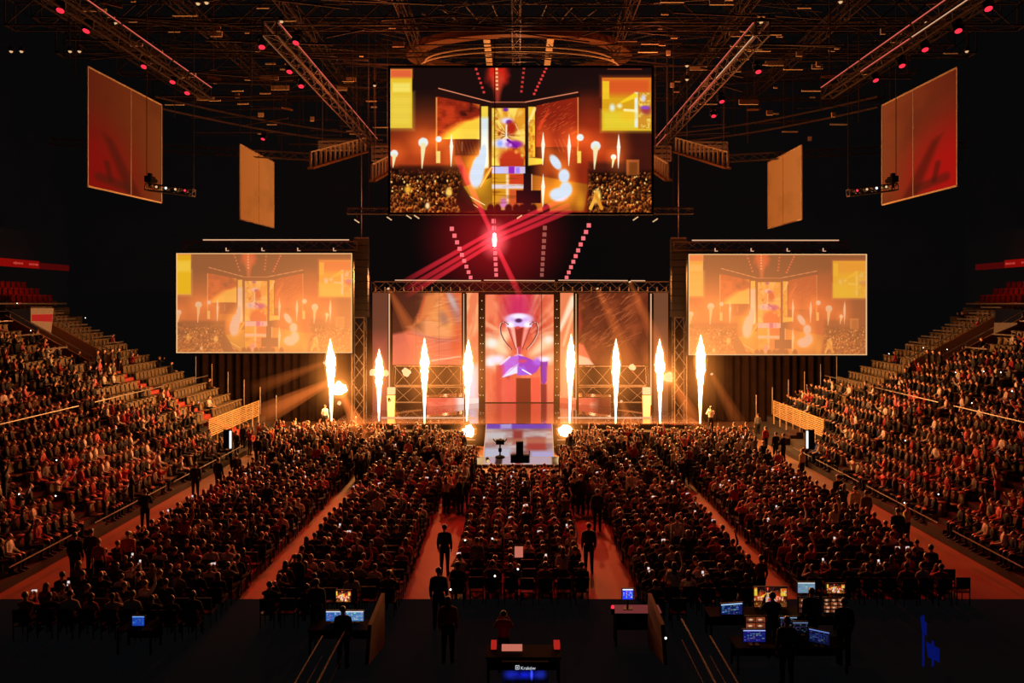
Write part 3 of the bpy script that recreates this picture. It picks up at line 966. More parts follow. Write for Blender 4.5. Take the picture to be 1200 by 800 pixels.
# narrow panels
inl = Canvas(546, 343, 561, 466, 2.0, (240, 128, 84)); c = inl
c.put(np.clip((fbm(c.X / 7 + c.Y / 30, c.Y / 24, 8) - .45) * 4, 0, 1), (250, 170, 116))
c.rect(546, 430, 561, 470, (214, 206, 226), 12); c.rect(546, 425, 553, 440, (245, 200, 140), 6, .7)
inr = Canvas(656, 343, 672, 450, 2.0, (238, 130, 84)); c = inr
c.seg(672, 350, 656, 380, 9, (255, 226, 190), 4, soft=4); c.seg(671, 364, 660, 396, 4, (250, 190, 140), 3, soft=3); c.rect(656, 400, 672, 452, (240, 160, 120), 12, .7)
fl = Canvas(436, 343, 455, 490, 1.2, (108, 60, 42)); c = fl
c.rect(436, 398, 455, 494, (206, 92, 74), 30, .8)
fr = Canvas(765, 343, 783, 490, 1.2, (116, 70, 46)); fr.rect(765, 380, 783, 420, (150, 84, 52), 14, .6)
# riser pictures
rl_ = Canvas(500, 465, 561, 482, 2.0, (222, 88, 68)); c = rl_
c.put(np.clip((fbm(c.X / 16, c.Y / 8, 3) - .5) * 4, 0, 1), (240, 124, 96)); c.rect(534, 462, 565, 485, (236, 220, 216), 8)
c.seg(500, 482, 561, 479, 1.0, (90, 30, 24))
rr_ = Canvas(656, 465, 718, 482, 2.0, (226, 100, 68)); c = rr_
c.put(np.clip((fbm(c.X / 12, c.Y / 8, 13) - .48) * 4, 0, 1), (250, 176, 132)); c.rect(700, 460, 720, 486, (120, 44, 28), 10)

# ================================================================== screens
def framed(name, label, cv, Y, px0, py0, px1, py1, frame=0.12, thick=0.35, cat='screen', gain=1.0):
    tl, tr, br, bl = P(px0, py0, Y), P(px1, py0, Y), P(px1, py1, Y), P(px0, py1, Y)
    r = empty(name, (tl + br) / 2 + Vector((0, thick / 2, 0)), label, cat)
    screen_mesh('picture', cv, tl, tr, br, bl, r, gain=gain)
    ctr = (tl + br) / 2
    wd, ht = (tr - tl).length, (tl - bl).length
    mb = MB()
    mb.box(ctr + Vector((0, thick / 2 + 0.03, 0)), (wd + frame * 2, thick, ht + 2 * frame))
    mb.build('cabinet', M['black'], r)
    fr_ = MB()
    for sx in (-1, 1):
        fr_.box(ctr + Vector((sx * (wd + frame) / 2, -0.02, 0)), (frame, 0.12, ht + 2 * frame))
        fr_.box(ctr + Vector((0, -0.02, sx * (ht + frame) / 2)), (wd, 0.12, frame))
    fr_.build('frame', M['matte'], r)
    return r


framed('video_screen', 'huge central video screen hung over the stage showing flames and crowd', big, 46.0, 457.5, 79.5, 763.5, 249, 0.12)
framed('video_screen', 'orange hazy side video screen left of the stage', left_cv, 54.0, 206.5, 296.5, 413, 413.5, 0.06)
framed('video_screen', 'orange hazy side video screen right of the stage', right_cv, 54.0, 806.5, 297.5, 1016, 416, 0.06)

# side projection screens hung along both flanks
def flank_screen(label, tl, tr, br, bl, split, paint):
    r = empty('projection_screen', (tl + br) / 2, label, 'projection screen')
    paintcv = paint
    screen_mesh('cloth', paintcv, tl, tr, br, bl, r)
    edge = MB()
    for a, b in ((tl, tr), (tr, br), (br, bl), (bl, tl)):
        edge.bar(a, b, 0.07)
    edge.build('frame', M['cream'], r)
    a, b = tl.lerp(tr, split), bl.lerp(br, split)
    MB().bar(a, b, 0.05, 0.05).build('seam', M['cream'] if (tl - bl).length > 0 and paint.k else M['black'], r)
    return r


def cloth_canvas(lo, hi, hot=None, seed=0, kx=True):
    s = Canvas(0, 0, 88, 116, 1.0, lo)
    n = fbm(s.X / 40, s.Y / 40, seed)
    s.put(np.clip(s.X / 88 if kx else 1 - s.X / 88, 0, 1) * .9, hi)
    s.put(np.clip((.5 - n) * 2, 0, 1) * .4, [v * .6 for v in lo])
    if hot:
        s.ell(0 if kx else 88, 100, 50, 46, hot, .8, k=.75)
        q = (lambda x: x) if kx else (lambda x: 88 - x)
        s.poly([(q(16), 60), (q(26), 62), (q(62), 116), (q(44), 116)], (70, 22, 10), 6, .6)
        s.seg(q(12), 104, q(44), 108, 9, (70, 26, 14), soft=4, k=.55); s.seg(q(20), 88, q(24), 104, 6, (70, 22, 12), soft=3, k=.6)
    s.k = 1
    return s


XF = 20.0
for sd, nm, q in ((-1, 'left', lambda a: a), (1, 'right', lambda a: a)):
    if sd < 0:
        A = [(102.5, 78), (189, 123), (189, 237.5), (102.5, 218)]
        B = [(281.5, 169), (321, 190), (321, 267), (281.5, 257)]
        ya, yb = XF * 900 / (605 - 102.5), XF * 900 / (605 - 189)
        yc, yd = XF * 900 / (605 - 281.5), XF * 900 / (605 - 321)
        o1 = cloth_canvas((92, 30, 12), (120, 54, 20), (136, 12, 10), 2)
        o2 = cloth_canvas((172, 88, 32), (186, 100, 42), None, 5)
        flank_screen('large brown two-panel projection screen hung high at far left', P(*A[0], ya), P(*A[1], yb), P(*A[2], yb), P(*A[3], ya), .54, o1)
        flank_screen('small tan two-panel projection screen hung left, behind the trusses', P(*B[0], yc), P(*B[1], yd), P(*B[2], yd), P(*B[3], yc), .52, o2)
    else:
        A = [(1034, 123.5), (1122, 79), (1122, 217.5), (1034, 240)]
        B = [(900, 190.5), (939.5, 170), (939.5, 257), (900, 268)]
        ya, yb = XF * 900 / (1034 - 605), XF * 900 / (1122 - 605)
        yc, yd = XF * 900 / (900 - 605), XF * 900 / (939.5 - 605)
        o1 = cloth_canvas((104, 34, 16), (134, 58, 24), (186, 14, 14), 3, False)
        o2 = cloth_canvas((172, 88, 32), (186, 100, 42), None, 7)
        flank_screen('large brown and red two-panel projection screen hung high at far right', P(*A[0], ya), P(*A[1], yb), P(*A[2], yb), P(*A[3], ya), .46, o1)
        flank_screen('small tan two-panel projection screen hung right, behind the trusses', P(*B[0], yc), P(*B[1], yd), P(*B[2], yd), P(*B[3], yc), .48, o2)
# ================================================================== stage
DZ, DY = 1.5, 51.0


def wing_y(px):
    return 61.5 - max(0.0, (561 - px) if px < 605 else (px - 656)) / 124 * 4.5


stg = empty('stage', (0, 56, 0), 'wide black gloss stage with a dark fascia under the screens', 'stage')
MB().box((0, (DY + 65) / 2, DZ - 0.05), (24.5, 65 - DY, 0.1)).build('deck', M['deck'], stg)
mb = MB()
mb.box((0, DY + 0.15, 0.7), (24.5, 0.3, 1.4))
mb.box((-12.1, 58, 0.7), (0.3, 13.6, 1.4))
mb.box((12.1, 58, 0.7), (0.3, 13.6, 1.4))
for x in range(-12, 13, 2):
    mb.box((x, DY - 0.01, 0.7), (0.06, 0.04, 1.4))
mb.build('fascia', M['fascia'], stg)
mb = MB()
for sx in (-1, 1):
    mb.bar((sx * 2.9, 53.5, DZ + 0.03), (sx * 9.4, 53.5, DZ + 0.03), 0.06)
mb.build('edge_strip', M['warmtube'], stg)
for sx, nm in ((-1, 'left'), (1, 'right')):          # knee-high apron in front with kit on it
    mb = MB().box((sx * 7.6, DY - 0.5, 0.55), (9.0, 0.9, 1.1))
    mb.build('apron', M['fascia'], stg)

# walkway from the deck down to the low platform in the crowd
wk = empty('walkway', (0, 48, 0), 'glossy walkway sloping from the stage to a low platform among the crowd', 'walkway')
a0, a1 = P(570, 497, 51.0), P(647, 497, 51.0)
b0, b1 = P(566.5, 536, 46.7), P(649, 536, 46.7)
mb = MB()
vs = [a0, a1, b1, b0, Vector((a0.x, a0.y, 0.02)), Vector((a1.x, a1.y, 0.02)), Vector((b1.x, b1.y, 0.02)), Vector((b0.x, b0.y, 0.02))]
mb.add(vs, [(3, 2, 1, 0), (0, 1, 5, 4), (1, 2, 6, 5), (2, 3, 7, 6), (3, 0, 4, 7), (4, 5, 6, 7)])
mb.build('ramp', M['ramp'], wk)
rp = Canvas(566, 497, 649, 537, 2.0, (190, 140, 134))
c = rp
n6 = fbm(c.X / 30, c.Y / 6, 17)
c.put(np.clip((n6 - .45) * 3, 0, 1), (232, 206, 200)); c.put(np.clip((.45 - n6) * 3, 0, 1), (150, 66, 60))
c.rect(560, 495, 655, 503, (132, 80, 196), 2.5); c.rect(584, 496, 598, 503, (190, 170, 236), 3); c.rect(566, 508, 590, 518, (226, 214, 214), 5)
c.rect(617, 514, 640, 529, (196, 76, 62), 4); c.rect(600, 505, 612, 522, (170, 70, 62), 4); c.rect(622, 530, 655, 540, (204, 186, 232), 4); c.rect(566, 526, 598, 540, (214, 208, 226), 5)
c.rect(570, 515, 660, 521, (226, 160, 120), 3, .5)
up = Vector((0, -0.005, 0.012))
q = lambda a, b, t: a.lerp(b, t) + up
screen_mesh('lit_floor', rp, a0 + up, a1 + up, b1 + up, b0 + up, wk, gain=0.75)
p0, p1 = P(544, 545, 44.6), P(670, 545, 44.6)
mb = MB()
mb.add([(b0.x - 1.1, 46.7, 0.16), (b1.x + 1.1, 46.7, 0.16), (p1.x, 44.4, 0.16), (p0.x, 44.4, 0.16),
        (b0.x - 1.1, 46.7, 0.01), (b1.x + 1.1, 46.7, 0.01), (p1.x, 44.4, 0.01), (p0.x, 44.4, 0.01)],
       [(3, 2, 1, 0), (0, 1, 5, 4), (1, 2, 6, 5), (2, 3, 7, 6), (3, 0, 4, 7)])
mb.build('low_platform', M['ramp'], wk)
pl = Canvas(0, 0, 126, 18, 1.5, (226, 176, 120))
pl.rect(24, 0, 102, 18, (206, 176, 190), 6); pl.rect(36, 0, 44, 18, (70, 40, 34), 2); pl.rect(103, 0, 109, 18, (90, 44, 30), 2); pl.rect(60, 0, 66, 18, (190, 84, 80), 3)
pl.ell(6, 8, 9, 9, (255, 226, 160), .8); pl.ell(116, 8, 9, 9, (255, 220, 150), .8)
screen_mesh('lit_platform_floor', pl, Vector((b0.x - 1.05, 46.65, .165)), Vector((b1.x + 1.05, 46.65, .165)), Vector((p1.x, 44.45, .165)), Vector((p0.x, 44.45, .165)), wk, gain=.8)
edge = MB()
edge.bar(a0 + up, b0 + up, 0.05)
edge.bar(a1 + up, b1 + up, 0.05)
edge.build('edge_light', M['warmtube'], wk)

for sx, nm in ((-1, 'left'), (1, 'right')):
    r = empty('stair_unit', (sx * 3.0, 49, 0), 'black stage stairs with lit treads on the %s of the walkway' % nm, 'stairs')
    mb, tr = MB(), MB()
    for k in range(5):
        z = 0.25 * (k + 1)
        mb.box((sx * 3.1, 48.2 + 0.55 * k, z / 2), (1.0, 0.55, z))
        tr.box((sx * (2.85 + .12 * (k % 2)), 47.95 + 0.55 * k, z + 0.012), (0.45, 0.05, 0.02))
    mb.build('steps', M['fascia'], r)
    tr.build('tread_light', M['warmtube'], r)

# ---- LED wall
wall = empty('led_wall', (0, 61.5, DZ), 'tall central LED panel showing a trophy on fiery red', 'LED screen')
tl, tr, br, bl = P(568.7, 345, 61.6), P(648.8, 345, 61.6), P(648.8, 471, 61.6), P(568.7, 471, 61.6)
screen_mesh('picture', tro, tl, tr, br, bl, wall)
MB().box((tl + br) / 2 + Vector((0, .25, 0)), ((tr - tl).length, .4, (tl - bl).length)).build('cabinet', M['black'], wall)


def panel(label, cv, x0, x1, y0, y1):
    ya, yb = wing_y(x0), wing_y(x1)
    tl, tr, br, bl = P(x0, y0, ya), P(x1, y0, yb), P(x1, y1, yb), P(x0, y1, ya)
    r = empty('led_panel', (tl + br) / 2, label, 'LED screen')
    screen_mesh('picture', cv, tl, tr, br, bl, r)
    bk = Vector((0, 0.06, 0))
    mb = MB()
    mb.add([tl + bk, tr + bk, br + bk, bl + bk] + [v + bk * 5 for v in (tl, tr, br, bl)], [(3, 2, 1, 0), (4, 5, 6, 7), (0, 1, 5, 4), (2, 3, 7, 6), (1, 2, 6, 5), (3, 0, 4, 7)])
    mb.build('cabinet', M['black'], r)
    return r


panel('wide LED panel left of the trophy screen with orange flame swirl', lw, 459, 541, 343, 427.5)
panel('wide LED panel right of the trophy screen with dark orange sparks', rw, 677, 759.5, 343, 427.5)
panel('narrow orange LED strip panel just left of the trophy screen', inl, 546, 560.5, 343, 466)
panel('narrow pale orange LED strip panel just right of the trophy screen', inr, 656.5, 672, 343, 466)
panel('narrow dim brown LED panel at the far left end of the stage', fl, 436.5, 454.5, 343, 488)
panel('narrow dim brown LED panel at the far right end of the stage', fr, 765, 783, 343, 488)
panel('low orange LED front of the riser on stage left', rl_, 500, 561, 466, 483)
panel('low orange LED front of the riser on stage right', rr_, 656, 716, 466, 483)

# pillars with small lamps
for x0, x1, nm in ((561, 568.4, 'left'), (649.2, 656, 'right')):
    a, b = P(x0, 336, 60.9), P(x1, 336, 60.9)
    zb = 1.5
    r = empty('pillar', ((a.x + b.x) / 2, 60.9, zb), 'black pillar dotted with small lamps on the %s edge of the trophy screen' % nm, 'pillar')
    MB().box(((a.x + b.x) / 2, 61.1, (a.z + zb) / 2), (b.x - a.x, 0.4, a.z - zb)).build('column', M['matte'], r)
    lm = MB()
    rd = random.Random(int(x0))
    for k in range(12):
        z = 2.2 + 0.68 * k
        for xo in ((-.1, .1) if k % 3 == 0 else (0,)):
            lm.ball(((a.x + b.x) / 2 + xo, 60.88, z), 0.045, 8)
    lm.build('lamp_dots', M['warmlamp'], r)

# bright tube poles in front of the wings
for x, nm in ((456.2, 'left end'), (543.5, 'left centre'), (675, 'right centre'), (762.8, 'right end')):
    Y = wing_y(x) - 0.4
    top, bot = P(x, 344, Y), Vector((P(x, 344, Y).x, Y, DZ))
    r = empty('tube_pole', bot, 'thin upright pole with a pale light tube at the %s of the stage screens' % nm, 'light pole')
    MB().box((bot.x + .12, Y + 0.1, (top.z + DZ) / 2), (0.2, 0.12, top.z - DZ)).build('pole', M['matte'], r)
    MB().tube(bot + Vector((0, 0, 0.4)), top, 0.05 if 'end' in nm else 0.03, n=8).build('light_tube', M['warmtube'] if 'end' in nm else M['warmlamp'], r)

# white pedestals on the deck
for x, nm in ((458.5, 'left'), (757.5, 'right')):
    Y = 54.5
    b = P(x, 487, Y)
    b.z = DZ
    r = empty('pedestal', b, 'tapering cream pedestal with a glowing cap standing at stage %s' % nm, 'pedestal')
    MB().box((b.x, Y, DZ + 0.75), (0.46, 0.4, 1.5), taper=1.15).build('body', M['cream'], r)
    MB().box((b.x, Y, DZ + 1.76), (0.5, 0.44, 0.5)).build('cap_light', M['ember'], r)
    MB().box((b.x, Y, DZ + 1.5), (0.56, 0.5, 0.06)).build('collar', M['black'], r)

# lattice behind the risers, and the riser bodies
for sx, nm in ((-1, 'left'), (1, 'right')):
    mb = MB()
    xs = (462, 541) if sx < 0 else (677, 758)
    box_truss(mb, P(xs[0], 440, wing_y(xs[0]) + .8), P(xs[1], 440, wing_y(xs[1]) + .8), 0.4, 1.5, 1.4, 0.035)
    box_truss(mb, P(xs[0], 462, wing_y(xs[0]) + .8), P(xs[1], 462, wing_y(xs[1]) + .8), 0.4, 1.2, 1.4, 0.03)
    mb.build('lattice_truss', M['truss'], label='open lattice truss under the wide LED panel on stage %s' % nm, cat='truss')
    mb = MB()
    xs = (500, 561) if sx < 0 else (656, 716)
    f0, f1 = P(xs[0], 474, wing_y(xs[0]) + .42), P(xs[1], 474, wing_y(xs[1]) + .42)
    q0 = [Vector((f0.x, f0.y, 1.5)), Vector((f1.x, f1.y, 1.5)), Vector((f1.x, 63.5, 1.5)), Vector((f0.x, 63.5, 1.5))]
    mb.add(q0 + [v + Vector((0, 0, .85)) for v in q0], [(3, 2, 1, 0), (4, 5, 6, 7), (0, 1, 5, 4), (1, 2, 6, 5), (2, 3, 7, 6), (3, 0, 4, 7)])
    mb.build('riser', M['deck'], label='low black riser behind the slanting LED front on stage %s' % nm, cat='platform')

# header truss with bright battens
hdr = empty('header_truss', (0, 60, 10.6), 'long truss with bright battens and lamps above the stage screens', 'truss')
hm = MB()
for x0, x1 in ((437, 566), (566, 652), (652, 786)):
    ya, yb = wing_y(x0) - .3, wing_y(x1) - .3
    box_truss(hm, P(x0, 336, ya), P(x1, 336, yb), 0.6, 0.75, 0.9, 0.035)
for x0, x1 in ((463, 563.5), (567, 650), (654.5, 756)):
    MB().bar(P(x0, 328.2, wing_y(x0) - .5), P(x1, 328.8, wing_y(x1) - .5), 0.07).build('batten', M['warmtube'], hdr)
for x in list(range(440, 560, 11)) + list(range(660, 784, 11)):
    MB().tube(P(x, 336, wing_y(x) - .8), P(x, 341, wing_y(x) - .8), 0.04, 0.06, 8).build('clamp', M['rail'], hdr)
hm.build('lattice', M['steel'], hdr)
for x0, x1, y, Y, nm in ((238, 409, 281, 55, 'left'), (811, 983, 281.5, 55, 'right')):
    r = empty('screen_truss', P((x0 + x1) / 2, y + 5, Y), 'black truss with one pale batten above the %s side screen' % nm, 'truss')
    mb = MB()
    box_truss(mb, P(x0 - 22, y + 7, Y), P(x1 + 10, y + 7, Y), 0.5, 0.6, 0.9, 0.035)
    mb.build('lattice', M['steel'], r)
    MB().bar(P(x0, y, Y - .3), P(x1, y, Y - .3), 0.075).build('batten', M['warmtube'], r)
    for k in range(4):
        cl = MB()
        p = P(x0 + 27 + (x1 - x0 - 20) * k / 3.6, y + 11, Y - .5)
        cl.box(p, (0.06, 0.06, 0.22)); cl.box(p + Vector((.09, 0, -.1)), (0.2, 0.06, 0.05))
        cl.build('clamp', M['warmtube'], r)  # lit look of the clamps put in as a self-glow

# line arrays and their lattice towers
for x0, x1, nm in ((415.5, 432, 'left'), (786, 804, 'right')):
    Y = 55.5
    n = 11
    r = empty('line_array', P((x0 + x1) / 2, 372, Y), 'tall dark line array of loudspeakers hung %s of the stage screens' % nm, 'loudspeaker')
    for k in range(n):
        a, b = P(x0, 280 + 92 * k / n, Y), P(x1, 280 + 92 * (k + 1) / n - 0.7, Y)
        MB().box((a + b) / 2, (b.x - a.x, 0.7, a.z - b.z)).build('speaker_cabinet', M['array'], r)
    rg = MB()
    a, b = P(x0, 279, Y), P(x1, 279, Y)
    rg.bar(a, b, .12)
    rg.bar((a + b) / 2, (a + b) / 2 + Vector((0, 0, 7)), .05)
    rg.build('rigging_bar', M['truss'], r)
    mb = MB()
    xm = (421 if nm == 'left' else 796)
    box_truss(mb, Vector((P(xm, 400, 57.5).x, 57.5, 0.0)), P(xm, 372, 57.5), .9, .9, 1.2, .04, up=Vector((0, 1, 0)))
    mb.build('tower_truss', M['truss'], label='upright lattice tower below the %s line array' % nm, cat='truss')

# ---- strips of square lamps above the stage
strips = [((529.5, 268, 52), (551.5, 325, 60), 9, 'redtile', 'leftmost strip of red square lamps hanging above the stage'),
          ((578.5, 259, 51), (581.5, 322, 60), 10, 'redtile', 'strip of red square lamps under the dazzling red spotlight'),
          ((638.5, 267, 52), (635, 322, 60), 9, 'dimtile', 'dim pinkish strip of square lamps right of the red beams'),
          ((690, 264, 52), (664, 325, 60), 10, 'redtile', 'rightmost slanting strip of red square lamps above the stage')]
for a, b, n, mt, lab in strips:
    pa, pb = P(*a), P(*b)
    r = empty('lamp_strip', (pa + pb) / 2, lab, 'light strip')
    off = Vector((0, 0.14, 0.30))
    MB().bar(pa + off, pb + off, 0.12).build('spine', M['matte'], r)
    for k in range(n):
        p = pa.lerp(pb, k / (n - 1))
        MB().box(p, (0.27, 0.12, 0.27)).build('lamp_tile', M[mt], r)
    wr = MB().bar(pa + off, pa + Vector((0, 1.0, 9.0)), 0.025)
    wr.build('hanging_wire', M['steel'], r)

# ================================================================== pyrotechnics
flames = [(388.5, 397, 497, 'far left, beside the fireball'), (444, 409, 493, 'second from left, with a puff around it'),
          (497.5, 396, 495, 'third from left, before the wide left panel'), (547, 398, 493, 'fourth from left, before the narrow panel'),
          (667.5, 391, 495, 'first right of the walkway'), (721.5, 397, 497, 'before the dark sparks panel'),
          (773.5, 397, 497, 'second from right, with a round puff'), (820.5, 392, 497, 'far right, before the right side screen')]
rd = random.Random(21)
FY = 51.4
for i, (x, yt, yb, pos) in enumerate(flames):
    t, b = P(x, yt, FY), P(x, yb, FY)
    h = t.z - b.z
    r = empty('flame_jet', b, 'tall white-hot flame jet, ' + pos, 'flame')
    lean = (rd.uniform(-.12, .12), 0)
    prof = [(0.04, 0), (0.07, .1), (.10, .22), (.13, .32), (.18, .42), (.24, .5), (.29, .57), (.34, .64), (.36, .70), (.30, .78), (.22, .86), (.11, .93), (.012, 1.0)]
    wsc = rd.uniform(.74, .90)
    fine = []
    for j in range(len(prof) - 1):
        (r0, z0), (r1, z1) = prof[j], prof[j + 1]
        for s in (0, .5):
            fine.append(((r0 + (r1 - r0) * s) * wsc * rd.uniform(.86, 1.14), z0 + (z1 - z0) * s))
    fine.append(prof[-1])
    MB().lathe([(a, z * h) for a, z in fine], b, 12, 0, .16, rd, lean).build('flame_core', M['flame'], r, smooth=True)
    MB().lathe([(a * 1.4 * wsc + .04, z * h * 1.03) for a, z in prof], b, 14, 0, .12, rd, lean).build('flame_edge', M['flameglow'], r, smooth=True)
    haze_ball(r, b + Vector((0, 0, h * .58)), (2.3, 1.6, h * .66), M['flamehaze'])
    nz = MB().lathe([(0.16, -.32), (.2, -.3), (.2, -.06), (.12, -.02), (.06, 0)], b, 12)
    nz.build('nozzle', M['black'], r)
    l = light('flame_light', 'POINT', b + Vector((0, -0.3, h * .34)), (1.0, 0.35, 0.08), 2100, 0.45)

def fireball(x, y, Y, rad, label, core='fire', glow=True, lumps=9):
    p = P(x, y, Y)
    r = empty('fireball', p, label, 'fire')
    mb = MB()
    mb.ball(p, rad, 12, 0, .12, rd)
    for _ in range(lumps):
        a, b_ = rd.uniform(0, 2 * PI), rd.uniform(-1, 1)
        d = Vector((math.cos(a) * math.sqrt(1 - b_ * b_), math.sin(a) * math.sqrt(1 - b_ * b_), b_))
        mb.ball(p + d * rad * .85, rad * rd.uniform(.3, .55), 8, 0, .15, rd)
    mb.build('fire_core', M[core], r, smooth=True)
    if glow:
        MB().ball(p, rad * 1.7, 14).build('fire_edge', M['fireglow'], r, smooth=True)
        haze_ball(r, p, rad * 4.6, M['firehaze'])


fireball(397.5, 455.5, 51.3, .40, 'bright round fireball beside the far left flame jet')
fireball(549, 505, 47.4, .34, 'small dazzling fire burst at the left top of the walkway')
fireball(662.5, 504.5, 47.4, .36, 'small dazzling fire burst at the right top of the walkway')
fireball(783, 442, 51.6, .30, 'round orange fire puff beside the second flame from right', 'ember')
fireball(437, 436, 51.8, .22, 'orange puff of fire on the left side of the second flame', 'ember', False, 12)
fireball(452, 437, 51.9, .20, 'orange puff of fire on the right side of the second flame', 'ember', False, 12)
fireball(476, 436, 55.0, .26, 'ragged pale fire puff before the left lattice', 'ember', False, 14)
fireball(741, 430, 55.0, .20, 'ragged pink fire puff before the right lattice', 'ember', False, 14)
fireball(398, 472, 51.3, .12, 'thin trail of fire under the round left fireball', 'ember', False, 10)

# boxes that carry the outer jets
for x0, x1, nm in ((382, 405, 'left'), (808, 831, 'right')):
    a, b = P(x0, 500, 51.4), P(x1, 500, 51.4)
    MB().box(((a.x + b.x) / 2, 51.4, .58), (b.x - a.x, 1.0, 1.16)).build('flame_stand', M['fascia'], label='black box under the far %s flame jet' % nm, cat='box')
for x0, x1, nm in ((431, 449, 'left'), (770, 791, 'right')):
    a, b = P(x0, 500, 50.2), P(x1, 500, 50.2)
    r = empty('subwoofer_stack', ((a.x + b.x) / 2, 50.2, 0), 'black subwoofer stack at the %s corner of the stage front' % nm, 'loudspeaker')
    for k in range(2):
        MB().box(((a.x + b.x) / 2, 49.8, .34 + .66 * k), (b.x - a.x, .9, .64)).build('speaker_cabinet', M['matte'], r)

# ================================================================== lamps and beams
def beam(parent, p0, p1, r0, r1, m, name='beam'):
    o = MB().tube((0, 0, 0), (0, 0, 1), r0, r1, 16).build(name, M[m], None, True)
    o.parent = parent
    o.location = Vector(p0) - Vector(parent.location)
    d = Vector(p1) - Vector(p0)
    o.rotation_euler = d.to_track_quat('Z', 'Y').to_euler()
    o.scale = (1, 1, d.length)
    return o


def lamp_proto():
    r = empty('moving_head_lamp', (0, 0, 0), 'x', 'stage lamp')
    MB().box((0, 0, 0.34), (.34, .26, .16)).build('base', M['black'], r)
    y = MB()
    y.box((-.2, 0, .1), (.05, .16, .42)); y.box((.2, 0, .1), (.05, .16, .42)); y.box((0, 0, .27), (.44, .16, .05))
    y.build('yoke', M['black'], r)
    MB().lathe([(.10, .2), (.15, .14), (.155, -.02), (.17, -.1), (.165, -.2)][::-1], (0, 0, 0), 12).build('head', M['matte'], r, smooth=True)
    MB().lathe([(.0, -.235), (.10, -.235), (.145, -.21)], (0, 0, 0), 12).build('lens', M['redlens'], r, smooth=True)
    return r


LP = lamp_proto()
first = True
reds = [(103, 35), (72, 11), (170, 77), (203, 95), (220, 108), (307, 54), (340, 83), (353, 100), (309, 162), (348, 49),
        (1157, 9), (1122, 35), (1083, 57), (1056, 76), (1025, 93), (888, 83), (845, 118), (836, 135)]
for i, (x, y) in enumerate(reds):
    Y = 900 * 11.6 / (355 - y)
    if y > 150:
        Y = 55
    p = P(x, y, Y)
    side = 'left' if x < 600 else 'right'
    same = sorted([k for k in reds if (k[0] < 600) == (x < 600)])
    lab = 'red-lit moving lamp in the %s rigging, %s counted from the left' % (side, ordn(same.index((x, y))))
    o = LP if first else copy_tree(LP)
    first = False
    o['label'] = lab
    o['group'] = 'red moving lamps in the roof'
    o.location = p + Vector((0, 0, .1))
    o.rotation_euler = (math.radians(-28), 0, rd.uniform(-.3, .3))

# the dazzling lamp with its red beams
hp = P(579.5, 281, 45.2)
hot = empty('spotlight', hp, 'dazzling red-white spotlight below the central video screen, throwing crossed beams', 'stage lamp')
MB().lathe([(.0, -.42), (.10, -.36), (.13, 0), (.10, .36), (0, .42)], hp, 12).build('lens', M['hotlens'], hot, smooth=True)
MB().box(hp + Vector((0, .35, 0)), (.3, .3, .9)).build('housing', M['matte'], hot)
MB().bar(hp + Vector((0, .3, .5)), hp + Vector((0, .6, 12)), .05).build('hanging_wire', M['steel'], hot)
for dx, dy in ((0, 0), (1.5, 8), (3, 15)):
    beam(hot, P(579, 270 + dy * .95, 45.0), P(472 + dx, 331 + dy * 1.1, 44.5), .12, .18, 'redbeam')
for dx, dy in ((0, 0), (2, 7), (4, 13)):
    beam(hot, P(580, 270 + dy * 1.1, 45.0), P(666 + dx, 231 + dy * 1.15, 44.6), .12, .17, 'redbeamlong')
beam(hot, P(579, 279, 45.0), P(535, 183, 44.4), .12, .24, 'redbeamlong')
beam(hot, P(580, 284, 45.0), P(611, 350, 45.5), .12, .22, 'redbeam')
haze_ball(hot, hp, (1.15, .9, 1.5), M['redcore'])
haze_ball(hot, hp, (5.2, 2.6, 4.6), M['redhaze'])
light('red_spot_light', 'POINT', hp + Vector((0, -.9, 0)), (1, .04, .04), 420, .3)

# amber beams of the stage lamps
ambers = [((455, 338, 57), (506, 432, 51), .18, .9, 'amberbeam2', 'from the left end of the header truss'),
          ((700, 338, 57), (760, 470, 51), .18, .9, 'amberbeam2', 'crossing the dark sparks panel'),
          ((738, 330, 57), (800, 470, 51), .18, .9, 'amberbeam2', 'from the right end of the header truss'),
          ((389, 446, 52.7), (296, 492, 47), .22, .85, 'amberbeam', 'falling left from the round fireball'),
          ((380, 425, 55), (292, 458, 50), .2, .6, 'amberbeam2', 'under the left side screen'),
          ((400, 460, 52.4), (436, 530, 46), .22, .7, 'amberbeam', 'falling right from the round fireball'),
          ((787, 443, 52.8), (822, 508, 49), .2, .7, 'amberbeam', 'falling right from the round orange puff'),
          ((834, 438, 53), (872, 508, 49), .2, .6, 'amberbeam2', 'before the right drape'),
          ((457, 470, 53), (486, 540, 48), .2, .6, 'amberbeam2', 'across the left stage fascia'),
          ((728, 470, 53), (752, 530, 48), .2, .6, 'amberbeam2', 'across the right stage fascia'),
          ((678, 535, 44), (706, 594, 40), .14, .32, 'goldbeam', 'striking the crowd right of the walkway'),
          ((572, 540, 44), (590, 588, 40), .12, .28, 'goldbeam', 'striking the crowd before the walkway')]
for a, b, r0, r1, mt, lab in ambers:
    pa, pb = P(*a), P(*b)
    d = (pb - pa).normalized()
    r = empty('beam_lamp', pa, 'amber lamp with a beam of lit haze ' + lab, 'stage lamp')
    MB().tube(pa - d * .3, pa, .09, .12, 12).build('head', M['matte'], r)
    MB().tube(pa, pa + d * .02, .10, .10, 12).build('lens', M['warmlamp'], r)
    beam(r, pa + d * .03, pb, r0, r1, mt)
    if mt != 'goldbeam':
        beam(r, pa + d * .03, pb, r0 * .5, r1 * .55, mt, 'beam_core')

# haze glowing over the whole stage front
tag(haze_ball(None, (0, 52.0, 4.6), (19, 5, 7), haze('stage_haze_lit', (1.0, .28, .06, 1), .042, 1.6), 'stage_haze'), label='faint warm haze lit by the flames over the stage front', cat='haze', kind='stuff')

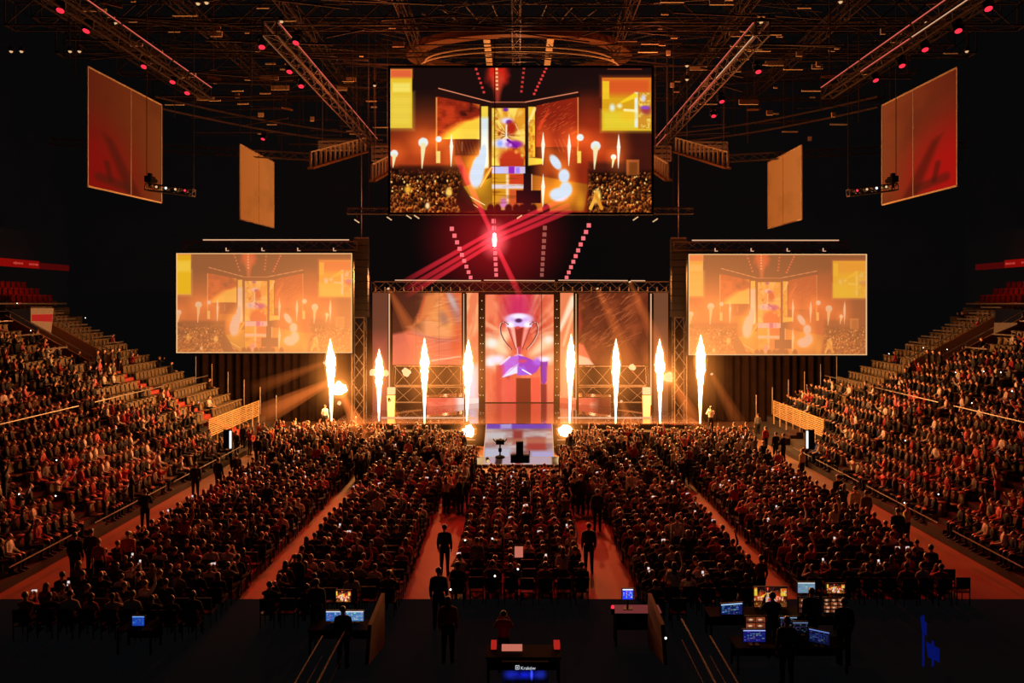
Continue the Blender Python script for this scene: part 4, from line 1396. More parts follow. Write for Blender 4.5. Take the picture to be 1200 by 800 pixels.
# ================================================================== roof rigging
def lit_truss(x, z, y0, y1, label, gap):
    r = empty('lighting_truss', (x, (y0 + y1) / 2, z), label, 'truss')
    mb = MB()
    box_truss(mb, (x, y0, z), (x, y1, z), .6, .6, 1.0, .035)
    mb.build('lattice', M['steel'], r)
    for o_, zz in ((-.34, .3), (.34, .3), (-.34, -.3)):
        y = y0
        k = 0
        while y < y1 - 1:
            e = min(y1, y + gap)
            if not (zz < 0 and k % 3 == 2):
                MB().bar((x + o_, y + .2, z + zz), (x + o_, e, z + zz), .035).build('light_tube', M['redtube'] if (zz > 0 or k % 2) else M['warmtube'], r)
            y = e
            k += 1
    return r


for sd, nm in ((-1, 'left'), (1, 'right')):
    lit_truss(sd * 10.75, 21.5, 33.5, 57.5, 'inner %s lighting truss with glowing red tubes running towards the stage' % nm, 6.5)
    lit_truss(sd * 17.6, 21.4, 28.5, 43.5, 'outer %s lighting truss with glowing red tubes above the stand' % nm, 5.0)

# slatted catwalk sections lit by the stage
for pts, nm in ((((364, 197, 50), (428, 178, 57)), 'left'), (((853, 197, 50), (792, 178, 57)), 'right'),
                (((436, 212, 49), (459, 199, 53)), 'left, tucked behind the central video screen'), (((783, 211, 49), (765, 199, 53)), 'right, tucked behind the central video screen')):
    a, b = P(*pts[0]), P(*pts[1])
    r = empty('catwalk', (a + b) / 2, 'slatted hanging catwalk lit orange, high %s' % nm, 'catwalk')
    n = 13 if len(nm) < 6 else 7
    MB().bar(a, b, .5, .14).build('walkway_plate', M['tan'], r)
    sl = MB()
    for k in range(n):
        p = a.lerp(b, k / (n - 1))
        sl.box(p + Vector((0, 0, .55)), (.12, .12, 1.0))
    sl.bar(a + Vector((0, 0, 1.05)), b + Vector((0, 0, 1.05)), .08)
    sl.build('slat_rail', M['cream'], r)
    MB().bar(a.lerp(b, .1), a.lerp(b, .1) + Vector((0, 0, 8)), .03).bar(a.lerp(b, .9), a.lerp(b, .9) + Vector((0, 0, 8)), .03).build('hanging_wire', M['steel'], r)
for x0, x1, y, Y, nm in ((374, 422, 168, 56, 'left'), (436, 458, 174, 53, 'left, close to the central video screen'), (801, 852, 169, 56, 'right'), (764, 786, 174, 53, 'right, close to the central video screen')):
    mb = MB()
    for q in range(3 if 'close' in nm else 2):
        box_truss(mb, P(x0, y + 6 * q, Y), P(x1, y + 6 * q, Y), .3, .25, .5, .04)
    mb.bar(P(x0 + 4, y, Y), P(x0 + 4, y, Y) + Vector((0, 0, 12)), .03).bar(P(x1 - 4, y, Y), P(x1 - 4, y, Y) + Vector((0, 0, 12)), .03)
    mb.build('short_truss', M['rail'], label='short stacked lattice truss lit orange, hung high %s' % nm, cat='truss')

# oval ring in the roof
rg = empty('roof_ring', (0.1, 53, 27), 'large oval steel ring in the roof above the central screen', 'ring')
vs, fs = [], []
n = 72
for i in range(n):
    a = 2 * PI * i / n
    for rr, zz in ((1.0, 26.3), (1.0, 26.75), (.84, 26.75), (.84, 26.3)):
        vs.append((0.2 + 7.7 * rr * math.cos(a), 52.6 + 4.6 * rr * math.sin(a), zz))
for i in range(n):
    j = (i + 1) % n
    for q in range(4):
        fs.append((i * 4 + q, j * 4 + q, j * 4 + (q + 1) % 4, i * 4 + (q + 1) % 4))
mb = MB(); mb.add(vs, fs); mb.build('ring_band', M['tan'], rg)
for x in (-1.9, 2.2):
    MB().box((x, 52.6, 26.5), (.42, 7.6, .3)).build('cross_beam', M['cream'], rg)
sp = MB()
for i in range(36):
    a = 2 * PI * i / 36
    sp = MB()
    sp.bar((.2 + 7.7 * math.cos(a), 52.6 + 4.6 * math.sin(a), 27.3), (.2 + 9.5 * math.cos(a), 52.6 + 6.0 * math.sin(a), 27.6), .06)
    sp.build('spoke', M['rail'], rg)
for rr in (6.2, 6.5):
    pr = None
    sp = MB()
    for i in range(41):
        a = PI + PI * i / 40
        p = Vector((.2 + rr * math.cos(a) , 50.5 + 3.2 * math.sin(a), 25.0 + (6.5 - rr)))
        if pr is not None:
            sp.bar(pr, p, .07)
        pr = p
    sp.build('lower_hoop', M['cream'], rg)

# followspot pods hanging beside the far screens
for pts, nm, sx in (((172, 203, 214), 'left', 1), ((1050, 1018, 214), 'right', -1)):
    Y = 36.0
    a, b = P(pts[0], 219, Y), P(pts[1] + sx * 24, 226, Y)
    r = empty('camera_pod', (a + b) / 2, 'hanging pod with a camera and small lamps beside the far %s screen' % nm, 'camera platform')
    mb = MB()
    box_truss(mb, a, b, .35, .3, .4, .025)
    mb.build('platform', M['truss'], r)
    cm = MB()
    p = a + Vector((sx * .15, 0, .35))
    cm.box(p, (.3, .5, .28)); cm.tube(p + Vector((0, .25, 0)), p + Vector((0, .55, 0)), .09, .11, 10); cm.bar(p - Vector((0, 0, .4)), p, .08); cm.box(p + Vector((0, 0, .22)), (.14, .2, .14))
    cm.build('camera', M['matte'], r)
    for k in range(4):
        p = a.lerp(b, .3 + .2 * k) + Vector((0, -.25, .02))
        MB().tube(p, p + Vector((0, -.2, 0)), .1, .12, 10).build('lamp_can', M['black'], r)
        MB().tube(p + Vector((0, -.2, 0)), p + Vector((0, -.21, 0)), .06, .06, 8).build('lamp_glass', M['white'] if k in (1,) else (M['redlens'] if k == 3 else M['warmlamp']), r)
    MB().bar(a, a + Vector((0, 0, 12)), .025).bar(b, b + Vector((0, 0, 12)), .025).build('hanging_wire', M['steel'], r)

# small house lamps and tan baffles in the roof
hl = [(13, 60, 'far left pair, outer'), (25, 60, 'far left pair, inner'), (82, 60, 'second pair from left, outer'), (93, 60, 'second pair from left, inner'), (232, 4, 'top edge, left of centre'),
      (242, 3, 'top edge, beside another lamp'), (136, 27, 'on the outer left truss'), (330, 25, 'near the inner left truss'), (892, 26, 'near the inner right truss'), (985, 2, 'top edge, right of centre'),
      (1086, 26, 'on the outer right truss'), (1133, 60, 'far right, lower'), (805, 77, 'beside the central screen, upper right'), (805, 93, 'beside the central screen, mid right'), (439, 100, 'beside the central screen, left')]
for x, y, lab in hl:
    Y = 900 * 12.5 / (355 - y)
    p = P(x, y, Y)
    r = empty('house_lamp', p, 'small warm roof lamp, ' + lab, 'lamp')
    MB().lathe([(.14, 0), (.13, .12), (.05, .22)], p, 10).build('shade', M['steel'], r)
    MB().ball(p, .085, 8).build('bulb', M['warmlamp'], r)
    MB().bar(p + Vector((0, 0, .2)), p + Vector((0, 0, 3.5)), .02).build('hanging_wire', M['steel'], r)
for x, y, lab in ((132, 5, 'far left'), (250, 91, 'left, above the small screen'), (335, 127, 'left, near the inner truss'), (972, 89, 'right, near the outer truss'), (1097, 3, 'top right'), (884, 128, 'right, near the inner truss')):
    Y = 900 * 12.8 / (355 - y)
    mb = MB()
    p = P(x, y, Y)
    mb.box(p, (.75, .9, .12), Euler((.3, .1, .5 if x < 600 else -.5)).to_matrix())
    mb.bar(p, p + Vector((0, 0, 5)), .03)
    mb.build('roof_baffle', M['tan'], label='small tan baffle board hung in the roof, ' + lab, cat='panel')

# work lamps slung under the big screen and the back edge of the side screens
for x, y, nm in ((456, 256, 'far left'), (479, 254, 'left'), (418, 259, 'left of the screen'), (488, 254, 'near left'), (609, 254, 'centre'), (745, 256, 'right'), (768, 258, 'far right')):
    out = not 457 < x < 766
    p = P(x, y, 49 if out else 46.2)
    r = empty('work_lamp', p, 'small tilted tube lamp slung under the central video screen, ' + nm, 'lamp')
    sx = 1 if x < 600 else -1
    MB().bar(p + Vector((-.14 * sx, 0, .10)), p + Vector((.16 * sx, 0, -.10)), .07).build('tube', M['warmlamp'], r)
    MB().bar(p, p + Vector((0, .05, .5)), .04).build('bracket', M['steel'], r)

# lattice ends hung either side of the big screen bottom
for x0, x1, nm in ((408, 456, 'left'), (766, 812, 'right')):
    mb = MB()
    box_truss(mb, P(x0, 247, 49), P(x1, 247, 49), .4, .35, .6, .035)
    mb.bar(P((x0 + x1) / 2, 247, 49), P((x0 + x1) / 2, 247, 49) + Vector((0, 0, 12)), .03)
    mb.build('short_truss', M['truss'], label='short lamp truss at the lower %s corner of the central video screen' % nm, cat='truss')

# ================================================================== rails and fences
def rail_run(name, label, X, y0, y1, z0, h=1.0, post=1.6, r=0.035, mid=True, cat='railing', m='rail'):
    root = empty(name, (X, (y0 + y1) / 2, z0), label, cat)
    mb = MB().tube((X, y0, z0 + h), (X, y1, z0 + h), r * 1.3, n=8)
    mb.build('handrail', M[m], root)
    n = max(1, int(round((y1 - y0) / post)))
    pm_ = None
    for k in range(n + 1):
        y = y0 + (y1 - y0) * k / n
        if pm_ is None:
            pm_ = MB().tube((0, 0, 0), (0, 0, h), r, n=6).build('post', M[m], root, origin=(X, y, z0))
        else:
            q_ = pm_.copy()
            COL.objects.link(q_)
            q_.location = Vector((X, y, z0)) - root.location
    if mid:
        MB().tube((X, y0, z0 + h * .5), (X, y1, z0 + h * .5), r * .7, n=6).build('midrail', M[m], root)
    return root


for sd, nm in ((-1, 'left'), (1, 'right')):
    for a, b, w_ in ((24.5, 28.5, 'nearest the camera'), (29.5, 35.5, 'middle run'), (36.3, 41.5, 'third run'), (42.2, 45.5, 'nearest the stage')):
        rail_run('barrier_rail', 'steel barrier rail along the %s corridor, %s' % (nm, w_), sd * 16.2, a, b, 0, 1.05, 1.8, .022, False, m='rail_dull')
    X = sd * 22.75
    z = row_z(7)
    for a, b, w_ in ((33.8, 39.9, 'nearest the camera'), (41.4, 49.6, 'middle run'), (51.2, 56.6, 'stage end')):
        rail_run('stand_rail', 'pale steel rail across the %s stand, %s' % (nm, w_), X, a, b, z - .1, 1.1, 1.3, .026, True)
    # horizontal-bar fence in front of the stand end
    root = empty('slat_fence', (sd * 18.55, 51, 1.0), 'tan fence of many horizontal bars before the stage end of the %s stand' % nm, 'fence')
    for k in range(9):
        MB().bar((sd * 18.55, 46.3, 1.45 + .125 * k), (sd * 18.55, 55.3, 1.45 + .125 * k), .06).build('bar', M['fence'], root)
    for k in range(8):
        MB().bar((sd * 18.55, 46.3 + 9 * k / 7, .8), (sd * 18.55, 46.3 + 9 * k / 7, 2.5), .07).build('post', M['fence'], root)
    rail_run('concourse_rail', 'long pale rail at the back edge of the upper %s stand' % nm, sd * 33.7, 46, 57.5, row_z(20), 1.0, 1.2, .04)
    for k in range(13, 20):
        rail_run('row_rail', 'short stepped rail in the upper %s stand, %s step from the top' % (nm, ordn(19 - k)), sd * row_x(k), 52.3, 54.6, row_z(k) + .1, 1.05, 1.15, .035, False)
    for k in range(13, 20, 2):
        rail_run('row_rail', 'short seat-row rail beyond the %s gangway, %s from the top' % (nm, ordn((19 - k) // 2)), sd * row_x(k), 45.6, 47.8, row_z(k) + .1, 1.05, 1.1, .035, False)
    gx = sd * 26.9
    root = empty('gate_frame', (gx, 52.4, row_z(11)), 'small square steel gate frame at the mouth of the %s gangway' % nm, 'gate')
    g = MB()
    z = row_z(11) + .1
    for y in (51.95, 53.0):
        g.bar((gx, y, z), (gx, y, z + 1.75), .07)
    for q in (.05, .9, 1.75):
        g.bar((gx, 51.95, z + q), (gx, 53.0, z + q), .07)
    g.build('frame', M['rail'], root)
    for k, y in enumerate((57.0,) * 6):
        kx = 1 + k * 1.4
        x = sd * row_x(kx)
        mb = MB().tube((x, 56.8, row_z(kx)), (x, 56.8, row_z(kx) + 2.0), .035, n=6)
        mb.build('end_post', M['rail'], label='thin upright post at the stage end of the %s stand, %s up' % (nm, ordn(k)), cat='post')
    # pale glowing exit light strip by the fence
    lx = 270 if sd < 0 else 946
    p = P(lx, 515, 44.5)
    r = empty('light_box', p, 'narrow upright white light box at the foot of the %s stand' % nm, 'light')
    MB().box(p + Vector((sd * .2, .15, 0)), (.5, .12, 1.1)).build('board', M['matte'], r)
    MB().box(p, (.09, .1, 1.0)).build('tube', M['white'], r)
    MB().box((p.x, p.y + .1, p.z / 2 - .3), (.1, .1, p.z - .55)).build('stand', M['matte'], r)
    # stair rails in the foreground
    rail_run('stair_rail', 'slanting-looking steel rail in the dark foreground, %s of the centre desk' % nm, sd * 4.4, 16.6, 20.4, 0, 1.1, 1.9, .02, m='rail_dull')
    rail_run('stair_rail', 'second steel rail in the dark foreground, just outside the first on the %s' % nm, sd * 4.95, 16.6, 19.6, 0, 1.0, 1.5, .018, m='rail_dull')
# ================================================================== people
SKIN, TOP, LEGS, HAIR, SHOE = range(5)


def V(*a):
    return Vector(a)


def hand(pr, w, d, n, side):
    d = Vector(d).normalized()
    n = Vector(n)
    n = (n - d * n.dot(d)).normalized()
    s = d.cross(n) * side
    pr.append(('cap', w, w + d * .085, .026, .032, SKIN))
    pr.append(('cap', w + d * .03 - s * .015, w + d * .085 - s * .022, .02, .018, SKIN))
    pr.append(('cap', w + d * .03 + s * .015, w + d * .085 + s * .022, .02, .016, SKIN))
    for i, L in enumerate((.9, 1.0, .94, .75)):
        b = w + d * .085 - s * (i - 1.5) * .019
        m = b + d * .042 * L + n * .006 - s * (i - 1.5) * .006
        t = m + d * .034 * L + n * .016 - s * (i - 1.5) * .004
        pr.append(('cap', b, m, .0105, .0095, SKIN))
        pr.append(('cap', m, t, .0095, .008, SKIN))
    b = w + d * .03 + s * .022
    m = b + d * .03 + s * .03 + n * .008
    pr.append(('cap', b, m, .014, .012, SKIN))
    pr.append(('cap', m, m + d * .032 + s * .008 + n * .008, .012, .009, SKIN))


def person_prims(pose, seated, longhair=False, sleeves=True):
    """One body as labelled capsules and ellipsoids, facing +Y, feet at z = 0."""
    dz = -0.44 if seated else 0.0
    o = V(0, 0, dz)
    pr = []
    lean = V(0, .05, 0) if pose == 'lean' else V(0, 0, 0)
    pr += [('ell', o + V(0, 0, .95), V(.165, .118, .13), LEGS), ('ell', o + V(0, 0, 1.1) + lean * .4, V(.145, .105, .15), TOP),
           ('ell', o + V(0, .01, 1.28) + lean, V(.178, .122, .19), TOP), ('cap', o + V(-.15, 0, 1.405) + lean, o + V(.15, 0, 1.405) + lean, .062, .062, TOP), ('cap', o + V(-.09, 0, 1.43) + lean, o + V(.09, 0, 1.43) + lean, .06, .06, TOP),
           ('cap', o + V(0, -.005, 1.42) + lean, o + V(0, .005, 1.57) + lean, .058, .052, SKIN)]
    h = o + lean + (V(0, .04, -.02) if pose in ('lean', 'lap') else V(0, 0, 0))
    pr += [('ell', h + V(0, -.012, 1.655), V(.075, .094, .09), SKIN), ('ell', h + V(0, .035, 1.605), V(.055, .058, .07), SKIN),
           ('ell', h + V(0, .105, 1.628), V(.013, .020, .024), SKIN), ('ell', h + V(.078, 0, 1.632), V(.012, .022, .033), SKIN),
           ('ell', h + V(-.078, 0, 1.632), V(.012, .022, .033), SKIN), ('ell', h + V(0, .082, 1.668), V(.05, .014, .010), SKIN),
           ('ell', h + V(.03, .081, 1.648), V(.013, .011, .009), HAIR), ('ell', h + V(-.03, .081, 1.648), V(.013, .011, .009), HAIR),
           ('ell', h + V(0, .09, 1.585), V(.024, .011, .009), SKIN),
           ('ell', h + V(0, -.030, 1.678), V(.084, .096, .090), HAIR)]
    if longhair:
        pr += [('ell', h + V(0, -.065, 1.55), V(.088, .055, .17), HAIR), ('ell', h + V(0, -.05, 1.42), V(.075, .045, .12), HAIR)]
    for sd in (-1, 1):
        sh = o + lean + V(sd * .178, 0, 1.395)
        if pose == 'relaxed':
            el, wr, hd, pn = V(sd * .225, -.03, 1.13), V(sd * .225, .07, .89), V(-sd * .02, .15, -1), V(-sd, 0, 0)
        elif pose == 'cheer':
            el, wr, hd, pn = V(sd * .29, .06, 1.62), V(sd * .22, .13, 1.86), V(-sd * .1, .1, 1), V(0, 1, 0)
        elif pose == 'phone':
            el, wr, hd, pn = V(sd * .23, .20, 1.30), V(sd * .075, .33, 1.50), V(-sd * .35, .2, 1), V(-sd, .2, 0)
        elif pose == 'onearm' :
            if sd > 0:
                el, wr, hd, pn = V(sd * .25, .10, 1.62), V(sd * .2, .16, 1.88), V(0, .1, 1), V(0, 1, 0)
            else:
                el, wr, hd, pn = V(sd * .25, -.02, 1.14), V(sd * .2, .2, 1.0), V(0, 1, -.3), V(-sd, 0, 0)
        elif pose == 'folded':
            el, wr, hd, pn = V(sd * .265, .07, 1.15), V(-sd * .03, .22, 1.17 + .04 * sd), V(-sd, .1, .05), V(0, -1, 0)
        elif pose == 'camera':
            el, wr, hd, pn = V(sd * .24, .14, 1.24), V(sd * .1, .31, 1.44), V(-sd * .3, .5, .8), V(-sd, 0, 0)
        elif pose == 'clap':
            el, wr, hd, pn = V(sd * .24, .10, 1.16), V(sd * .06, .30, 1.26), V(-sd * .2, .6, .7), V(-sd, 0, 0)
        else:                                    # lap, lean: forearms resting on the thighs
            el, wr, hd, pn = V(sd * .24, .06, 1.15), V(sd * .13, .30, 1.045), V(-sd * .3, 1, -.1), V(0, 0, -1)
        el, wr = o + lean + el, o + lean + wr
        arm = TOP
        fore = TOP if sleeves else SKIN
        pr += [('cap', sh, el, .056, .043, arm), ('cap', el, wr - (wr - el).normalized() * .01, .041, .028, fore), ('cap', wr - (wr - el).normalized() * .03, wr, .027, .026, SKIN)]
        hand(pr, wr, hd, pn, sd)
        if seated:
            hip, kn, an, to = V(sd * .095, .0, .50), V(sd * .125, .43, .50), V(sd * .125, .40, .09), V(sd * .14, .56, .035)
        else:
            hip, kn, an, to = V(sd * .092, 0, .90), V(sd * .105, .02, .49), V(sd * .11, -.03, .09), V(sd * .135, .13, .035)
        pr += [('cap', hip, kn, .088, .062, LEGS), ('cap', kn, an, .060, .042, LEGS), ('cap', an, to, .045, .036, SHOE), ('cap', an - V(0, .05, .05), to, .036, .034, SHOE)]
    return pr


def prim_mesh(name, prims, ratio, voxel, inflate=0.0, smooth_it=2):
    mb = MB()
    for p in prims:
        if p[0] == 'cap':
            a, b, r0, r1 = p[1], p[2], p[3] + inflate, p[4] + inflate
            n = 10 if r0 > .03 else 8
            mb.ball(a, r0, n)
            mb.ball(b, r1, n)
            mb.tube(a, b, r0, r1, n)
        else:
            mb.ball(p[1], tuple(x + inflate for x in p[2]), 16)
    me = bpy.data.meshes.new('tmp')
    me.from_pydata(mb.v, [], mb.f)
    ob = bpy.data.objects.new('tmp', me)
    COL.objects.link(ob)
    m = ob.modifiers.new('r', 'REMESH')
    m.mode = 'VOXEL'
    m.voxel_size = voxel
    if smooth_it:
        m = ob.modifiers.new('s', 'SMOOTH')
        m.iterations = smooth_it
        m.factor = .4
    if ratio < 1:
        m = ob.modifiers.new('d', 'DECIMATE')
        m.ratio = ratio
    dg = bpy.context.evaluated_depsgraph_get()
    out = bpy.data.meshes.new_from_object(ob.evaluated_get(dg))
    out.name = name
    bpy.data.objects.remove(ob)
    bpy.data.meshes.remove(me)
    # region of each face = the nearest primitive
    n = len(out.polygons)
    c = np.empty(n * 3)
    out.polygons.foreach_get('center', c)
    c = c.reshape(-1, 3)
    best = np.full(n, 1e9)
    mi = np.zeros(n, dtype=np.int32)
    for p in prims:
        if p[0] == 'cap':
            a, b = np.array(p[1]), np.array(p[2])
            ab = b - a
            t = np.clip(((c - a) @ ab) / max(1e-9, ab @ ab), 0, 1)
            d = np.linalg.norm(c - a - t[:, None] * ab, axis=1) - (p[3] + (p[4] - p[3]) * t)
            k = p[5]
        else:
            q = (c - np.array(p[1])) / np.array(p[2])
            d = (np.linalg.norm(q, axis=1) - 1) * min(p[2])
            k = p[3]
        s = d < best
        best[s] = d[s]
        mi[s] = k
    out.materials.clear()
    for k in ('skin', 'top_black', 'jeans2', 'hair', 'shoe'):
        out.materials.append(M[k])
    out.polygons.foreach_set('material_index', mi)
    out.polygons.foreach_set('use_smooth', np.ones(n, dtype=bool))
    out.update()
    return out


SEATED = [('lap', False), ('phone', False), ('cheer', True), ('lean', False), ('clap', True), ('lap', True), ('onearm', False)]
STAND = [('relaxed', False), ('cheer', False), ('phone', True), ('folded', False), ('onearm', True), ('clap', False)]
MESH_HI, MESH_LO = {}, {}
for seated, lst in ((True, SEATED), (False, STAND)):
    for pz, lh in lst:
        pr = person_prims(pz, seated, lh, sleeves=(pz not in ('cheer',)))
        key = (seated, pz, lh)
        MESH_HI[key] = prim_mesh('person_' + pz, pr, .16, .012)
        MESH_LO[key] = prim_mesh('person_small_' + pz, pr, .13, .026, smooth_it=1)
PHONE_AT = {True: V(0, .40, 1.62 - .44), False: V(0, .40, 1.62)}

# ---- where everyone is
people = []      # dict(pos, rotz, seated, pose, desc)
chairs = []
seats = []       # dict(pos, sd, desc, full)
PR = random.Random(99)
BLOCKS = [('outer left', -14.2, -8.85), ('inner left', -7.55, -3.6), ('centre', -2.1, 2.3), ('inner right', 3.85, 7.85), ('outer right', 9.1, 14.3)]


def pick(seated, cheer):
    if seated:
        r = PR.random()
        return ('lap', PR.random() < .3) if r < .42 else ('lean', False) if r < .6 else ('phone', False) if r < .6 + cheer * .5 else ('clap', True) if r < .86 else ('onearm', False) if r < .86 + cheer * .2 else ('cheer', True) if r < .9 + .1 * cheer else ('lap', False)
    r = PR.random()
    return ('relaxed', False) if r < .42 else ('phone', True) if r < .58 else ('cheer', False) if r < .72 else ('onearm', True) if r < .84 else ('clap', False) if r < .94 else ('folded', False)


ROWS = 32
R0 = {'outer left': 0, 'inner left': 1, 'centre': 3, 'inner right': 1, 'outer right': 3}
for bn_, xa, xb in BLOCKS:
    n = int((xb - xa) / .54)
    for r in range(R0[bn_], ROWS):
        Y = 21.8 + .82 * r
        if bn_ == 'centre' and Y > 39.6:
            continue
        if Y > 47.6:
            continue
        for k in range(n):
            x = xa + (xb - xa) * (k + .5) / n + PR.uniform(-.05, .05)
            y = Y + PR.uniform(-.08, .08)
            if abs(x) < 4.6 and y > 42.6:
                continue
            if (4.9 > -x > 3.3 and y < 23.4) or (5.9 > -x > 3.3 and y < 22.9) or (x > 5 and y < 23.2 and x < 9.7) or (2 < x < 4.4 and y < 22.6):
                continue
            full = PR.random() < (.45 if Y > 45.5 and abs(x) < 10 else .95 if Y > 27 else .82)
            st = PR.random() < (.8 if Y > 43.5 else .35 if Y > 40 else .03 if bn_ == 'centre' else .06)
            d = (bn_, r - R0[bn_], k)
            chairs.append(dict(pos=V(x, y, 0), rz=0.0, desc=d))
            if full:
                pz, lh = pick(not st, .5)
                off = V(0, .42, 0) if st else V(0, .02, 0)
                people.append(dict(pos=V(x, y, 0) + off, rz=PR.gauss(0, .22), seated=not st, pose=pz, lh=lh, desc=('floor',) + d, sc=PR.uniform(.94, 1.05)))
# loose standing crowd pressed against the stage front
for k in range(85):
    x = PR.choice([-1, 1]) * PR.uniform(4.8, 14.0)
    y = PR.uniform(47.3, 49.2)
    if 9.3 < abs(x) < 10.8 and y > 48.3:
        continue
    if x > 10 and y > 48.5:
        continue
    people.append(dict(pos=V(x, y, 0), rz=PR.gauss(0, .3), seated=False, pose=pick(False, .6)[0], lh=False, desc=None, sc=PR.uniform(.93, 1.06)))
for k in range(150):                              # people who left their seats and fill the far ends of the aisles
    c_, w_ = PR.choice([(-8.22, .3), (8.55, .35), (-2.85, .6), (3.05, .6), (-2.85, .6), (3.05, .6)])
    y = PR.uniform(34.0 if abs(c_) < 5 else 39, 42.3 if abs(c_) < 5 else 47.5)
    people.append(dict(pos=V(c_ + PR.uniform(-w_, w_), y, 0), rz=PR.gauss(0, .4), seated=False, pose=pick(False, .6)[0], lh=False, desc=None, sc=PR.uniform(.9, 1.04)))
for k in range(110):
    people.append(dict(pos=V(PR.choice([-1, 1]) * PR.uniform(3.2, 4.9), PR.uniform(41.5, 47.2), 0), rz=PR.gauss(0, .3), seated=False, pose=pick(False, .6)[0], lh=False, desc=None, sc=PR.uniform(.9, 1.04)))
for k in range(60):                               # knot of people by the left drape
    people.append(dict(pos=V(PR.uniform(-17.6, -10.5), PR.uniform(46.5, 51.5), 0), rz=PR.gauss(-.3, .3), seated=False, pose=pick(False, .5)[0], lh=False, desc=None, sc=PR.uniform(.93, 1.06)))
for p in people:
    if p['desc'] is None:
        fs = [k for k in STAND if k[0] == p['pose']][0]
        p['lh'] = fs[1]

SECT = [('front', 15.0, 30.3), ('middle', 31.7, 40.0), ('stage', 41.4, 49.7), ('end', 51.1, 56.6)]
for sd, nm in ((-1, 'left'), (1, 'right')):
    for k in range(NROW):
        x, z = row_x(k) + .5, row_z(k)
        for sn, ya, yb in SECT:
            n = int((yb - ya) / .52)
            for q in range(n):
                y = ya + (yb - ya) * (q + .5) / n
                if x < y * .655 - .6 or True:
                    pass
                if x > y * .675 + .5:
                    continue
                if VX0 - .8 < x < VX1 + .3 and VY0 - .5 < y < VY1 + .4:
                    continue
                if sn == 'end' and k < 3 or (k < 3 and y > 46.0):
                    continue
                if nm == 'left':
                    occ = .93 if y < 44 else (.55 if k < 6 else .22) if y < 47.5 else .12
                    if sn == 'stage' and k > 8:
                        occ = .45
                    if sn == 'end':
                        occ = .03
                else:
                    occ = .95 if y < 49.8 else (.85 if k < 7 else .04)
                    if sn == 'stage' and k > 12:
                        occ = .5
                if k > 15:
                    occ *= .5
                full = PR.random() < occ
                d = (nm, sn, k, q)
                seats.append(dict(pos=V(sd * x, y, z), sd=sd, desc=d, full=full))
                if full:
                    st = PR.random() < .04
                    pz, lh = pick(not st, .4)
                    ps = V(sd * (x - (.34 if st else -.02)), y, z)
                    if st:
                        ps.x = sd * (x - .28)
                    people.append(dict(pos=ps, rz=sd * (PI / 2 - .35) + PR.gauss(0, .25), seated=not st, pose=pz, lh=lh, desc=('stand',) + d, sc=PR.uniform(.94, 1.05)))

TOPW = [('black', 34), ('navy', 9), ('grey', 10), ('maroon', 10), ('white', 14), ('charcoal', 18), ('brown', 7), ('pink', 6)]
TOPS = [t for t, w_ in TOPW for _ in range(w_)]


def in_view(p, m=8):
    if p.y < 5:
        return False
    u = CX + FPX * p.x / p.y
    v = CY - FPX * (p.z - CAMZ) / p.y
    return -m < u < 1200 + m and v < 770


def where(desc):
    if desc[0] == 'floor':
        _, b, r, k = desc
        return '%s floor block, %s row from back, %s seat from left' % (b, ordn(r), ordn(k))
    _, nm, sn, k, q = desc
    return '%s stand, %s section, %s row up, %s seat towards stage' % (nm, sn, ordn(k), ordn(q))


def blocked(p):                                   # keep the control desks clear
    return False


people = [p for p in people if in_view(p['pos'] + V(0, 0, 1.2)) or in_view(p['pos'])]
named = [p for p in people if p['desc'] is not None]
named.sort(key=lambda p: p['pos'].y)
hero, rest = named[:300], named[300:] + [p for p in people if p['desc'] is None]
phones = []


def fix_lh(p):
    lst = SEATED if p['seated'] else STAND
    if (p['pose'], p['lh']) not in lst:
        p['lh'] = [l for l in lst if l[0] == p['pose']][0][1]


for p in people:
    fix_lh(p)
    p['top'] = PR.choice(TOPS)
    p['skin'] = PR.random() < .7
    p['hair'] = PR.random() < .7
    p['jeans'] = PR.random() < .5
SHORT = {'lap': 'sitting', 'lean': 'leaning forward', 'phone': 'raising a phone', 'cheer': 'both arms up', 'clap': 'clapping', 'onearm': 'one arm up', 'relaxed': 'standing', 'folded': 'arms folded'}
for p in hero:
    me = MESH_HI[(p['seated'], p['pose'], p['lh'])]
    o = bpy.data.objects.new('spectator', me)
    COL.objects.link(o)
    o.location = p['pos']
    o.rotation_euler = (0, 0, p['rz'])
    o.scale = (p['sc'],) * 3
    for i, k in enumerate(('skin' if p['skin'] else 'skin2', 'top_' + p['top'], 'jeans' if p['jeans'] else 'jeans2', 'hair' if p['hair'] else 'hair2', 'shoe')):
        o.material_slots[i].link = 'OBJECT'
        o.material_slots[i].material = M[k]
    tag(o, 'person in %s, %s' % (p['top'], where(p['desc'])), 'person', 'seated spectators on the floor' if p['desc'][0] == 'floor' else 'spectators in the stands')
    if p['pose'] == 'phone':
        phones.append((p, True))


